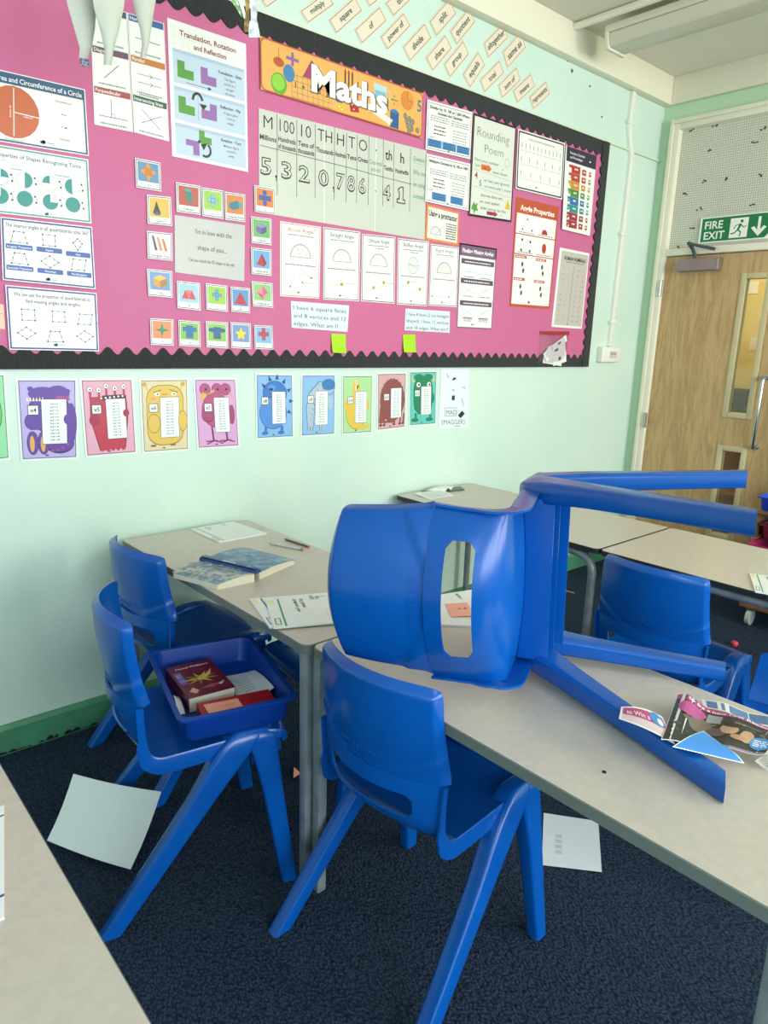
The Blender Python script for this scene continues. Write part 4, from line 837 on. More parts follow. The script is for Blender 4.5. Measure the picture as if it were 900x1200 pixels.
def d9(s):
    G_ = 'a9bcd0'; s.poly([(.50,.12),(.70,.14),(.72,.30),(.40,.40),(.36,.86),(.20,.90),(.14,.55),(.22,.30)], '4a5868', 3); s.poly([(.51,.13),(.69,.15),(.70,.29),(.39,.39),(.35,.85),(.21,.89),(.155,.55),(.23,.31)], G_, 3.5)
    for k in range(9): a = k/9; s.poly([(.46-.34*a+.1*a*a,.14+.72*a),(.49-.34*a+.1*a*a,.17+.72*a),(.54-.30*a,.19+.70*a)], '2c3440', 4)
    ell_(s,.78,.22,.20,.11,'4a5868',3); ell_(s,.78,.22,.19,.10,G_,3.6); ell_(s,.78,.17,.20,.09,'2f74b4',4); ell_(s,.84,.46,.07,.11,G_,3.6)
    for k in range(5): s.poly([(.62+k*.07,.22),(.67+k*.07,.22),(.645+k*.07,.27)], '2f74b4', 4.2)
    for u in (.30,.56): ell_(s,u,.88,.09,.05,G_,3.8)
    for u in (.27,.34,.53,.60): s.line([(u,.84),(u,.92)], .003, '2c3440', 4.2)
    return (.40,.27,.37,.55,.19,.35)
def d10(s):
    Y_ = 'dcb94e'; ell_(s,.46,.62,.34,.30,'7a6324',3); ell_(s,.46,.62,.33,.29,Y_,3.5); s.poly([(.30,.50),(.36,.14),(.54,.12),(.64,.50)], Y_, 3.65); ell_(s,.45,.13,.10,.05,Y_,3.7); ell_(s,.45,.125,.05,.03,'f2efe8',4); ell_(s,.45,.125,.02,.014,'1d1d1d',4.5)
    s.poly([(.40,.18),(.56,.18),(.48,.25)], '7a6324', 4); s.poly([(.42,.18),(.47,.18),(.445,.30)], 'f2efe8', 4.4)
    s.poly([(.40,.88),(.88,.83),(.92,.89),(.60,.93)], Y_, 3.6); ell_(s,.16,.50,.08,.09,Y_,3.4); ell_(s,.82,.50,.07,.09,Y_,3.4)
    return (.42,.28,.38,.53,.19,.37)
def d11(s):
    N_ = '8a4a48'; ell_(s,.52,.48,.42,.37,'4c2526',3); ell_(s,.52,.48,.41,.36,N_,3.5)
    for k in range(14): a = RAD(20+k*16); s.poly([(.52+.40*math.cos(a)-.03,.48-.35*math.sin(a)),(.52+.40*math.cos(a)+.03,.48-.35*math.sin(a)),(.52+.47*math.cos(a),.48-.40*math.sin(a))], N_, 3.4)
    for u in (.16,.28,.62,.82,.93): s.line([(u,.72),(u-.03,.90)], .010, N_, 3.6); ell_(s,u-.04,.905,.05,.018,'5c2e2e',3.7)
    s.poly([(.10,.60),(.06,.86),(.60,.88),(.50,.66)], N_, 3.8); ell_(s,.30,.82,.02,.013,'e8d8d4',4)
    return (.46,.27,.37,.53,.24,.37)
def d12(s):
    G_ = '1f7d5c'; E_ = '0f4634'; s.rrect(.16,.10,.84,.80,.06,E_,3); s.rrect(.172,.108,.828,.79,.06,G_,3.5); ell_(s,.34,.12,.17,.06,G_,3.6); ell_(s,.66,.12,.17,.06,G_,3.65)
    for u, d in ((.15,-1),(.85,1)): s.poly([(u-.04,.20),(u+.04,.20),(u+d*.06,.06)], 'd9b860', 3.2)
    for u in (.33,.70): ell_(s,u,.25,.07,.045,'f2efe8',4); ell_(s,u+.015,.25,.03,.022,'1d1d1d',4.5)
    for u in (.24,.76): s.line([(u,.76),(u,.87)], .016, G_, 3.6); ell_(s,u-.03,.885,.13,.035,E_,3.7); ell_(s,u-.03,.88,.12,.03,G_,3.8)
    ell_(s,.26,.56,.10,.10,G_,4.5); ell_(s,.84,.50,.07,.09,G_,4.5)
    return (.42,.28,.37,.52,.21,.35)
mon(4, [(17.7,442.7),(90.7,443),(91.7,538),(24,541)], 'b3a8dc', '4a3f7a', d4, 'x4 times table poster with a purple toothy monster on lilac')
mon(5, [(92.7,443),(156,442.7),(161,531.7),(100,536.7)], 'dba3bb', '7a3a52', d5, 'x5 times table poster with a red five eyed monster on pink')
mon(6, [(162.7,443.3),(221,442.7),(222,528),(166.7,532)], 'd9cba6', '7d6a3c', d6, 'x6 times table poster with a worried yellow hairy monster on beige')
mon(7, [(226,442.7),(277,442.7),(281,524),(231,527)], 'd39fd0', '6a3a6c', d7, 'x7 times table poster with a three headed pink bird on lilac')
mon(8, [(298.7,437),(343.5,438),(344.5,513),(300,515.5)], '7fb2e2', '2c4f82', d8, 'x8 times table poster with a round spiky blue monster')
mon(9, [(352.8,438),(393.6,438),(392.7,510),(352,512.4)], '86b4e4', '2c4f82', d9, 'x9 times table poster with a grey striped monster in blue hair')
mon(10, [(400.5,439),(437,438.7),(436,507.7),(400.5,510)], 'a9d49a', '3f6a3c', d10, 'x10 times table poster with a one eyed yellow monster on green')
mon(11, [(441.5,436.5),(476.7,436),(475,501.5),(441.5,505.6)], 'cfa3a8', '5c3438', d11, 'x11 times table poster with a brown hairy monster on dusky pink')
mon(12, [(479,434.6),(512.5,434),(511,497.8),(479,500)], '5fbfb8', '1d5c5c', d12, 'x12 times table poster with a green horned monster on teal')
def d3(s): ell_(s,.5,.45,.40,.33,'3f8f3a',3); ell_(s,.5,.45,.38,.31,'6fbf4a',3.5); return (.30,.28,.42,.50,.10,.35)
mon(3, [(-62,440),(6,436.7),(12.5,539),(-54,545)], '8fd4a0', '2f6a44', d3, 'x3 times table poster on green, cut off by the left edge of the photo')
s = Sheet([at_y(px, py, WALL_Y-.0012) for px, py in [(517,432.4),(550,432.4),(549,501.5),(513.4,502.5)]], (0,-1,0), base='dfe8f0')
s.text('bugs', .22, .12, .035, '3a3f46', rot=-45, w=.26, bold=0); s.poly([(.38,.19),(.44,.14),(.50,.14),(.54,.19),(.50,.17),(.42,.19)], '15171a', 2); s.text('help', .80, .32, .035, '3a3f46', rot=-10, w=.24, bold=0); s.text('beware', .76, .56, .035, '3a3f46', rot=-70, w=.3, bold=0)
s.circ(.44, .35, .007, '9aa3ab', 2); s.rect(.40, .44, .50, .52, '22262c', 2); s.frame(.18, .645, .58, .79, .002, '3a3f46', 2); s.text('MAD', .40, .765, .085, '3a3f46', w=.36, bold=-.01); s.poly([(.62,.78),(.76,.70),(.86,.75),(.72,.83)], '22262c', 2)
s.text('SMAGGERS', .48, .93, .085, '3a3f46', w=.84, bold=-.01); s.rect(.52, .955, .70, .965, '3a3f46', 2)
s.done('drawing', 'white sheet of pencil doodles with hand drawn title, right end of the monster row', 'drawing')

# ---------------------------------------------------------------- word cards above the board
def word(w, L, B, R, lab=None):
    L, B, R = Vector((*L, 0)), Vector((*B, 0)), Vector((*R, 0)); T = L+R-B
    s = Sheet([at_y(p.x, p.y, WALL_Y-.0012) for p in (L, T, R, B)], (0,-1,0), base='e3d9c6', thick=.0012)
    s.frame(.03, .07, .97, .93, .0022, '9c4436', 1)
    if w: s.text(w, .5, .62 if any(c in w for c in 'pqgy') else .67, .36, '1d1d1f', w=.80, bold=.015)
    s.done('word_card', lab or 'small word card reading "%s" on the green wall above the board' % w, 'card', 'maths word cards above the board')
Z3 = lambda x, y: (290+x/2.903, y/2.903)
Z8 = lambda x, y: (560+x/2.647, y/2.647)
word('', Z3(45,3), Z3(65,28), Z3(158,-42), 'word card at the very top, just right of the hanging coloured ornament')
word('multiply', Z3(177,37), Z3(205,82), Z3(297,16)); word('square', Z3(275,67), Z3(302,118), Z3(392,37)); word('', Z3(392,-18), Z3(415,25), Z3(505,-45), 'word card cut by the top edge, just above the word card "of"')
word('of', Z3(363,100), Z3(388,153), Z3(475,72)); word('times', Z3(467,10), Z3(497,58), Z3(580,-22)); word('power of', Z3(450,125), Z3(477,173), Z3(557,88))
word('divide', Z3(527,158), Z3(553,212), Z3(628,130)); word('split', Z3(617,72), Z3(643,127), Z3(712,48)); word('share', Z3(605,195), Z3(630,245), Z3(697,165)); word('quotient', Z3(687,105), Z3(712,155), Z3(777,75))
word('group', Z3(667,217), Z3(688,267), Z3(755,185)); word('equals', Z3(731,252), Z3(757,302), Z3(810,222)); word('altogether', Z8(17,132), Z8(32,182), Z8(95,118)); word('total', Z8(5,247), Z8(20,290), Z8(82,227))
word('same as', Z8(75,160), Z8(92,215), Z8(150,148)); word('sum of', Z8(62,263), Z8(75,308), Z8(133,250)); word('means', Z8(108,280), Z8(122,322), Z8(178,268)); word('represents', Z8(158,300), Z8(172,342), Z8(225,292))

# ---------------------------------------------------------------- things hanging in front of the board, top left
def streamer(pts, y, m, name, label, tip=None):
    """tapering paper tail; pts = list of (left px, right px, row px) read at depth y"""
    top = at_y((pts[0][0]+pts[0][1])/2, pts[0][2], y)
    root = empty(name, (top.x, y, top.z), 0, label, 'streamer', 'hanging paper streamers' if tip != 'multi' else None)
    b = MB(); vs = []; N = len(pts)
    for off in (0, .0015):
        for i, (l, r, v) in enumerate(pts):
            for k in range(5):
                p = at_y(l+(r-l)*k/4, v, y); p.y += -.012*math.sin(PI*k/4)*(1-.6*i/N)+off+.01*math.sin(i*1.3); vs.append(p)
    fs = []; K = 5*N
    for i in range(N-1):
        for k in range(4): a = i*5+k; fs += [(a, a+1, a+6, a+5), (K+a+5, K+a+6, K+a+1, K+a)]
        fs += [(i*5, i*5+5, K+i*5+5, K+i*5), (i*5+4, K+i*5+4, K+i*5+9, i*5+9)]
    b.add(vs, fs, m); rel(b.build('paper_tail', sharp=60), root)
    t = MB(); t.tube([(top.x, y-.008, top.z-.03), (top.x, y-.008, 3.05)], .0012, mat('white_string', 'dcdcd2', .7), 6); rel(t.build('hanging_string'), root)
    if tip == 'tape':
        l, r, v = pts[-1]; a = at_y(l, v-1, y-.002); c = at_y(r+.5, v+11, y-.002); t = MB(); t.box((a.x, y-.006, c.z), (c.x, y-.004, a.z), mat('dark_patterned_tape', '4a4a66', .5, vary=(160, '8d8aa0', .48, .52))); rel(t.build('patterned_tip'), root)
    return root
streamer([(76,118,-60),(77,116,-20),(80,114,5),(86,110,35),(92,106,57),(93,104,69)], 1.95, GPAPER, 'paper_streamer', 'translucent white hanging tail with a dark patterned tip, leftmost of three', 'tape')
streamer([(106,152,-60),(108,150,-20),(111,146,8),(117,138,38),(121,132,58),(122,131,76)], 1.90, GPAPER, 'paper_streamer', 'translucent white hanging tail reaching lowest, middle of three')
streamer([(152,192,-60),(155,188,-20),(158,182,8),(163,176,35),(165,173,52),(165,171,67)], 1.97, GPAPER, 'paper_streamer', 'shortest translucent white hanging tail, rightmost of three')
Y_ = 2.05
top = at_y(292, -10, Y_); orn = empty('paper_ornament', (top.x, Y_, top.z), 0, 'hanging strips of green, brown and patterned white paper at the top of the board', 'ornament')
t = MB(); t.tube([(top.x, Y_, at_y(290, 0, Y_).z), (top.x, Y_, 3.05)], .0012, mat('white_string', 'dcdcd2', .7), 6); rel(t.build('hanging_string'), orn)
for col, pts, nm in (('6fa35c', [(252,262,-40),(262,272,-10),(276,283,8),(283,287,20)], 'green_strip'), ('a58a4e', [(284,296,-40),(287,293,-5),(288,292,12),(286,292,30),(286,291,37)], 'brown_chain'), ('d6dade', [(290,306,-40),(293,302,0),(294,301,24),(290,302,26),(292,305,44)], 'patterned_strip'), ('e8eae6', [(276,282,-30),(281,285,5),(286,289,22)], 'white_strip')):
    b = MB(); vs = []; N = len(pts)
    for off in (0, .0012):
        for l, r, v in pts: vs += [at_y(l, v, Y_+off+(.006 if nm[0] == 'g' else 0)), at_y(r, v, Y_+off+(.006 if nm[0] == 'g' else 0))]
    fs = []
    for i in range(N-1): fs += [(2*i, 2*i+1, 2*i+3, 2*i+2), (2*N+2*i+2, 2*N+2*i+3, 2*N+2*i+1, 2*N+2*i), (2*i, 2*i+2, 2*N+2*i+2, 2*N+2*i), (2*i+1, 2*N+2*i+1, 2*N+2*i+3, 2*i+3)]
    b.add(vs, fs, mat('paper_'+col, col, .6, vary=(70, {'a58a4e':'6b5228','d6dade':'a9b4c0','6fa35c':'e0e4da','e8eae6':'dfe2df'}[col], .45, .6))); rel(b.build(nm), orn)
# ================================================================== CHAIRS
def cr(P, n):       # Catmull-Rom through rows of numbers
    out = []
    for i in range(len(P)-1):
        p0 = P[max(i-1, 0)]; p1 = P[i]; p2 = P[i+1]; p3 = P[min(i+2, len(P)-1)]
        for k in range(n):
            t = k/n; out.append(tuple(.5*(2*b+(c-a)*t+(2*a-5*b+4*c-d)*t*t+(3*b-3*c+d-a)*t**3) for a, b, c, d in zip(p0, p1, p2, p3)))
    out.append(tuple(P[-1])); return out
def shell(rows, thick, m, mask=None):
    """rows: grid of points; closed shell grown by `thick` against the normals"""
    NV, NU = len(rows), len(rows[0]); nrm = []
    for j in range(NV):
        r = []
        for i in range(NU):
            a = rows[j][min(i+1, NU-1)]-rows[j][max(i-1, 0)]; c = rows[min(j+1, NV-1)][i]-rows[max(j-1, 0)][i]
            n = a.cross(c); r.append(n.normalized() if n.length > 1e-9 else Vector((0, 0, 1)))
        nrm.append(r)
    th = thick if callable(thick) else (lambda i, j: thick)
    A = [p for r in rows for p in r]; Bv = [rows[j][i]-nrm[j][i]*th(i, j) for j in range(NV) for i in range(NU)]
    K = NV*NU; ok = lambda i, j: 0 <= i < NU-1 and 0 <= j < NV-1 and not (mask and mask(i, j)); fs = []
    for j in range(NV-1):
        for i in range(NU-1):
            if not ok(i, j): continue
            a, b_, c, d = j*NU+i, j*NU+i+1, (j+1)*NU+i+1, (j+1)*NU+i
            fs += [(a, b_, c, d), (K+d, K+c, K+b_, K+a)]
            for (di, dj, e) in ((0,-1,(a,b_)), (1,0,(b_,c)), (0,1,(c,d)), (-1,0,(d,a))):
                if not ok(i+di, j+dj): fs.append((e[0], K+e[0], K+e[1], e[1]))
    b = MB(); b.add(A+Bv, fs, m); return b

SAG = .062
def back_pt(u, v):
    w = .196-.013*v; z = (.556+.020*u*u)*(1-v)+(.791-.008*u*u)*v; y = -.222-.030*v-.008*math.sin(PI*v)+SAG*u*u
    z -= .005*max(0, (abs(u)-.85)/.15)**2*max(0, (v-.80)/.20)**2; w *= 1-.03*max(0, (v-.88)/.12)**2
    return Vector((u*w, y, z))
def roll(u, v):            # the rear face turns forward along the sides and the top
    return max(.0185*max(0, (abs(u)-.915)/.085)**1.2*(.3+.7*min(1, v/.12)), .0185*max(0, (v-.93)/.07)**1.4)
def back_n(u, v):          # towards the front
    e = .001; u = max(-.88, min(.88, u)); v = min(v, .80); p = back_pt(u, v); n = (back_pt(u+e, v)-p).cross(back_pt(u, v+e)-p).normalized(); return n if n.y > 0 else -n
def dip(u, v):             # the rear face is sunk inside a raised rim, with flared lower corners
    u = abs(u); crease = .03+.24*max(0, u-.26)/.7
    return .0045*max(0, min(1, (v-crease)/.03))
def make_back():
    h = [0, .06, .13, .2, .26, .32, .40, .48, .56, .64, .72, .79, .85, .89, .912, .92, .94, .97, 1]
    us = [-x for x in h[:0:-1]]+h; vs = [0, .03, .06, .09, .12, .15, .18, .21, .24, .27, .30, .36, .43, .5, .57, .64, .71, .78, .84, .89, .925, .935, .95, .97, .985, 1]
    NU, NV = len(us), len(vs); A = [back_pt(u, v)+back_n(u, v)*(dip(u, v)+roll(u, v)) for v in vs for u in us]; F = [back_pt(u, v)+back_n(u, v)*.022 for v in vs for u in us]
    K = NU*NV; fs = []
    for j in range(NV-1):
        for i in range(NU-1): p, q, r, t = j*NU+i, j*NU+i+1, (j+1)*NU+i+1, (j+1)*NU+i; fs += [(p, q, r, t), (K+t, K+r, K+q, K+p)]
    for i in range(NU-1): fs += [(i, K+i, K+i+1, i+1), (K-NU+i, K-NU+i+1, 2*K-NU+i+1, 2*K-NU+i)]
    for j in range(NV-1): fs += [(j*NU, (j+1)*NU, K+(j+1)*NU, K+j*NU), (j*NU+NU-1, K+j*NU+NU-1, K+(j+1)*NU+NU-1, (j+1)*NU+NU-1)]
    b = MB(); b.add(A+F, fs, BLUE); return b
def emboss(b):
    vs, fs, L = glyphs('posture+', .012, 2); k = .036; P = []
    for dz in (-.001, .0019):
        for x, y in vs:
            u = (x-L/2)*k/.19; v = .135+y*k/.25; P.append(back_pt(u, v)+back_n(u, v)*(dip(u, v)-dz))
    K = len(vs); ed = {}
    for f in fs:
        for a, c in zip(f, f[1:]+f[:1]): ed[(a, c)] = 1
    b.add(P, [tuple(K+i for i in f) for f in fs]+[(a, c, K+c, K+a) for (a, c) in ed if (c, a) not in ed], BLUE)
SEATROWS = [  # y, z, half width, sag, edge lift
 (-.224,.572,.190,.066,0), (-.224,.535,.187,.066,0), (-.218,.500,.185,.062,0), (-.205,.465,.184,.052,0), (-.182,.437,.185,.038,.002), (-.145,.420,.187,.022,.008),
 (-.09,.418,.190,.008,.013), (0,.425,.194,0,.014), (.09,.438,.199,-.002,.010), (.155,.448,.204,-.006,.004), (.192,.447,.206,-.012,0), (.211,.437,.203,-.016,-.002), (.218,.418,.199,-.018,-.004)]
def make_seat():
    R_ = cr(SEATROWS, 3); NU = 24; rows = []
    for j, (y, z, w, sg, lf) in enumerate(R_):
        r = []; 
        jj = min(j+1, len(R_)-1); j0 = max(j-1, 0); t = Vector((0, R_[jj][0]-R_[j0][0], R_[jj][1]-R_[j0][1])).normalized(); n = Vector((0, -t.z, t.y))   # upper/front side is -n turned
        if n.z < 0 and n.y < 0: n = -n
        base = [Vector((w*(-1+2*i/NU), y+sg*(-1+2*i/NU)**2, z+lf*(-1+2*i/NU)**2)) for i in range(NU+1)]
        nn = Vector((0, t.z, -t.y)); nn = nn if nn.z < 0 or (abs(nn.z) < .35 and nn.y < 0) else -nn     # points to the underside / rear
        sk = (.018, .018, .020, .030, .040, .044, .044, .042, .038, .030, .022, .018, .016)[min(12, round(j/3))]*.6+.4*(.018, .018, .020, .030, .040, .044, .044, .042, .038, .030, .022, .018, .016)[min(12, j//3)]
        r = [base[0]+nn*sk+Vector((-.003, 0, 0)), base[0]+nn*.006+Vector((-.003, 0, 0))]+base+[base[-1]+nn*.006+Vector((.003, 0, 0)), base[-1]+nn*sk+Vector((.003, 0, 0))]
        rows.append(r)
    for (i, j, di, dj) in ((6, 3, 1, 1), (NU-2, 3, -1, 1), (6, 8, 1, -1), (NU-2, 8, -1, -1)): rows[j][i] = rows[j][i].lerp(rows[j+dj][i+di], .5)
    def mask(i, j): return 3 <= j < 8 and 6 <= i < NU-2   # the slot under the backrest
    return shell(rows, .005, BLUE, mask)
def leg(sec, s):
    b = MB(); N = 16; vs = []
    for (x, y, z, hx, hy) in cr(sec, 4):
        for k in range(N):
            a = 2*PI*k/N+PI/N; c, q = math.cos(a), math.sin(a); e = .34
            vs.append((s*(x+hx*math.copysign(abs(c)**e, c)), y+hy*math.copysign(abs(q)**e, q), z))
    n = len(vs)//N; fs = [tuple(range(N)), tuple((n-1)*N+k for k in range(N))]
    for i in range(n-1):
        for k in range(N): fs.append((i*N+k, i*N+(k+1) % N, (i+1)*N+(k+1) % N, (i+1)*N+k))
    b.add(vs, fs, BLUE); return b
REAR = [(.180,.105,.459,.012,.026), (.182,.098,.456,.020,.040), (.187,.078,.436,.026,.050), (.195,.038,.390,.025,.048), (.206,-.040,.290,.022,.036), (.219,-.155,.145,.020,.030), (.231,-.272,0,.019,.027)]
FRONT = [(.178,.115,.458,.012,.020), (.181,.120,.455,.020,.032), (.187,.126,.436,.025,.040), (.194,.136,.390,.023,.035), (.203,.152,.290,.021,.028), (.213,.172,.145,.019,.024), (.223,.192,0,.018,.021)]
def make_chair():
    r = empty('classroom_chair')
    bk_ = make_back().build('backrest', r, sharp=38); eb = MB(); emboss(eb); eb.build('embossed_lettering', bk_, sharp=30)
    make_seat().build('seat', r, sharp=42)
    for s in (-1, 1):
        leg(REAR, s).build('leg', r, sharp=50); leg(FRONT, s).build('leg', r, sharp=50)
    for y, d in ((-.01,.362), (.032,.358), (.105,.350)):
        b = MB(); N = 12; vs = []
        for off in (0, .005):
            for k in range(N+1):
                u = -1+2*k/N; zt = .418+.012*u*u+(.012 if y > .05 else 0); vs += [(u*.184, y+off, zt), (u*.184, y+off, d)]
        K = 2*(N+1); fs = []
        for k in range(N): a = 2*k; fs += [(a,a+1,a+3,a+2), (K+a+2,K+a+3,K+a+1,K+a), (a,a+2,K+a+2,K+a), (a+1,K+a+1,K+a+3,a+3)]
        fs += [(0,K,K+1,1), (2*N,2*N+1,K+2*N+1,K+2*N)]
        b.add(vs, fs, BLUE); b.build('underseat_rib', r)
    return r
CH = [  # x, y, yaw deg, label
 (1.094, 1.036, -86.5, 'blue plastic chair in the centre foreground, tucked under the long table below the overturned chair'),
 (.800, 1.652, -105.6, 'blue plastic chair at the left carrying an open blue tray of books'),
 (1.034, 2.151, -87.2, 'blue plastic chair closest to the display wall, behind the chair with the tray'),
 (2.232, 1.011, -88.9, 'blue plastic chair facing the far right table, seen behind the overturned chair legs'),
 (2.016, .565, 90, 'smaller blue plastic chair cut off by the right edge of the photo, beyond the newspaper'),
 (1.35, 1.67, 90, 'blue plastic chair mostly hidden behind the overturned chair, across the table at the wall')]
proto = make_chair()
for i, (x, y, yaw, lb) in enumerate(CH):
    o = proto if i == 0 else copy_tree(proto)
    o.location = (x, y, 0); o.rotation_euler = (0, 0, RAD(yaw)); o.scale = (.74,)*3 if i == 4 else (1, 1, 1); tag(o, lb, 'chair', 'blue plastic classroom chairs')
o = copy_tree(proto)
MD = Matrix(((-.019,.921,-.397), (.034,.396,.914), (.999,.004,-.039))); MD = MD.to_quaternion().to_matrix()
mtx = MD.to_4x4(); mtx.translation = (1.39, .507, .964+.0); o.matrix_world = mtx
lo = min((mtx @ v.co).z for c in kids(o) for v in c.data.vertices)
mtx.translation.z += .7102-lo; bpy.context.scene['dlift'] = .7102-lo; o.matrix_world = mtx
print('overturned chair lift', .7102-lo)
tag(o, 'blue plastic chair lying on its side on top of the long table', 'chair', 'blue plastic classroom chairs')

# ================================================================== TABLES
TZ = .71
def rr(x0, x1, y0, y1, r, n=5):
    P = []
    for cx, cy, a0 in ((x1-r, y1-r, 0), (x0+r, y1-r, 90), (x0+r, y0+r, 180), (x1-r, y0+r, 270)):
        for k in range(n+1): a = RAD(a0+90*k/n); P.append((cx+r*math.cos(a), cy+r*math.sin(a)))
    return P
def table_top(x0, x1, y0, y1, root, edge=EDGE, th=.024):
    P = rr(x0, x1, y0, y1, .022); P2 = rr(x0+.002, x1-.002, y0+.002, y1-.002, .021); n = len(P); b = MB()
    b.add([(p[0], p[1], TZ-th) for p in P]+[(p[0], p[1], TZ-.002) for p in P], [tuple(range(n))]+[(i, (i+1) % n, n+(i+1) % n, n+i) for i in range(n)], edge)
    b.add([(p[0], p[1], TZ-.002) for p in P]+[(p[0], p[1], TZ) for p in P2], [(i, (i+1) % n, n+(i+1) % n, n+i) for i in range(n)], edge)
    b.add([(p[0], p[1], TZ) for p in P2], [tuple(range(n))], LAM)
    return rel(b.build('tabletop'), root)
def table(x0, x1, y0, y1, label, group='classroom tables'):
    r = empty('classroom_table', ((x0+x1)/2, (y0+y1)/2, 0), 0, label, 'table', group); table_top(x0, x1, y0, y1, r)
    for x in (x0+.004, x1-.032):
        for y in (y0+.004, y1-.032):
            b = MB(); b.box((x, y, 0), (x+.028, y+.028, TZ-.0245), STEEL); rel(b.build('leg', bevel=.004), r)
    b = MB()
    for x in (x0+.06, x1-.08): b.box((x, y0+.02, TZ-.055), (x+.02, y1-.02, TZ-.0245), STEELD)
    for y in (y0+.012, y1-.028): b.box((x0+.033, y, TZ-.055), (x1-.033, y+.016, TZ-.0245), STEELD)
    rel(b.build('frame'), r); return r
def table_tube(x0, x1, y0, y1, label, group='classroom tables'):
    r = empty('classroom_table', ((x0+x1)/2, (y0+y1)/2, 0), 0, label, 'table', group); table_top(x0, x1, y0, y1, r, DKEDGE, .02)
    for x in (x0+.028, x1-.028):
        P = [(x, y0+.03, 0), (x, y0+.03, .60)]+[(x, y0+.03+.07*(1-math.cos(RAD(a))), .60+.07*math.sin(RAD(a))) for a in (20, 40, 60, 80)]+[(x, y0+.12, .672), (x, y1-.12, .672)]
        P += [(x, y1-.03-.07*(1-math.cos(RAD(a))), .60+.07*math.sin(RAD(a))) for a in (80, 60, 40, 20)]+[(x, y1-.03, .60), (x, y1-.03, 0)]
        b = MB(); b.tube(P, .0165, STEEL, 12); rel(b.build('leg_frame', sharp=60), r)
    b = MB()
    for y in (y0+.1, (y0+y1)/2, y1-.1): b.box((x0+.044, y-.012, .66), (x1-.044, y+.012, .6895), STEELD)
    rel(b.build('cross_rail'), r); return r
table(.930, 1.452, 1.316, 2.476, 'beige table against the display wall with an open blue book and pencils on it')
table(.944, 1.502, .205, 1.312, 'long beige table in the middle carrying the overturned chair and a newspaper')
table(-.90, .234, .10, 1.305, 'beige table in the near left corner with a white sheet on it')
table_tube(2.285, 2.838, 1.350, 2.476, 'beige table in the far corner with dark edges and papers on its far end')
table_tube(2.285, 2.838, .20, 1.344, 'beige table at the far right with a white exercise book by its front edge')

# ================================================================== TRAYS
def tray(name, mtx, m, label, group=None, L=.427, W=.312, Hh=.075, lip=True):
    r = empty(name, label=label, cat='tray', group=group, mtx=mtx); b = MB()
    def ring(l, w, z, rad): return [(p[0], p[1], z) for p in rr(-w/2, w/2, -l/2, l/2, rad, 4)]
    R_ = [ring(L-.05, W-.05, 0, .025), ring(L-.042, W-.042, .004, .03), ring(L-.026, W-.026, Hh-.008, .03), ring(L-.02, W-.02, Hh-.006, .03), ring(L, W, Hh-.006, .02), ring(L, W, Hh, .02), ring(L-.026, W-.026, Hh, .028), ring(L-.032, W-.032, Hh-.008, .028), ring(L-.047, W-.047, .006, .028), ring(L-.052, W-.052, .004, .025)]
    n = len(R_[0]); vs = [p for q in R_ for p in q]; fs = [tuple(range(n)), tuple((len(R_)-1)*n+k for k in range(n))]
    for j in range(len(R_)-1):
        for k in range(n): fs.append((j*n+k, j*n+(k+1) % n, (j+1)*n+(k+1) % n, (j+1)*n+k))
    b.add(vs, fs, m); b.build('tray_body', r, sharp=40)
    if not lip: return r
    b = MB(); b.box((-.055, -L/2-.006, Hh*.36), (.055, -L/2+.0125, Hh-.0065), m); b.build('handle_lip', r, bevel=.003)
    return r
TB = Vector((.861, 1.632, .4612)); ta = RAD(-13.5)
trm = Matrix.Translation(TB) @ Matrix.Rotation(ta, 4, 'Z') @ Matrix.Rotation(RAD(.5), 4, 'X')
tray('storage_tray', trm, DBLUE, 'open blue tray holding books and papers on the seat of the left chair', 'blue storage trays', lip=False)
def on_tray(p): return trm @ Vector(p)
tray('storage_tray', Matrix.Translation((1.255, 1.015, .576)) @ Matrix.Rotation(RAD(-90), 4, 'Z'), DBLUE, 'blue tray hanging under the long table behind the centre chair', 'blue storage trays')
tray('storage_tray', Matrix.Translation((1.255, 1.99, .576)) @ Matrix.Rotation(RAD(-90), 4, 'Z'), DBLUE, 'blue tray hanging under the table at the display wall', 'blue storage trays')
for (x, y, lb) in ((1.255, 1.015, 'pair of dark steel tray runners under the long middle table'), (1.255, 1.99, 'pair of dark steel tray runners under the table at the display wall')):
    b = MB()
    for s in (-1, 1):
        yy = y+s*.165; b.box((x-.19, yy-.004, .634), (x+.10, yy+.006 if s > 0 else yy+.004, TZ-.0242), STEELD); b.box((x-.19, yy-.004-(.020 if s > 0 else 0), .634), (x+.10, yy+.004+(.020 if s < 0 else 0), .6405), STEELD)
    tag(b.build('tray_runner'), lb, 'runner', 'tray runners')

# ================================================================== BOOKS AND PAPERS
def book_block(root, L, W, T, cover, pages='ddd6c4', cname='cover', r=.0):
    """book lying flat: x along the width from the spine at 0, y along the height"""
    b = MB(); b.box((0, 0, .0012), (W-.003, L, T-.0012), mat('book_pages', pages, .8), Matrix.Translation((.001, 0, 0))); b.build('page_block', root)
    b = MB(); b.box((-.0012, -.002, 0), (W, L+.002, .0012), cover); b.box((-.0012, -.002, T-.0012), (W, L+.002, T), cover); b.box((-.0015, -.002, 0), (.0, L+.002, T), cover)
    return b.build(cname, root)
def flat_sheet(root_or_none, corners, z, base, **k):
    return Sheet([Vector((x, y, z)) for x, y in corners], (0, 0, 1), base=base, **k)
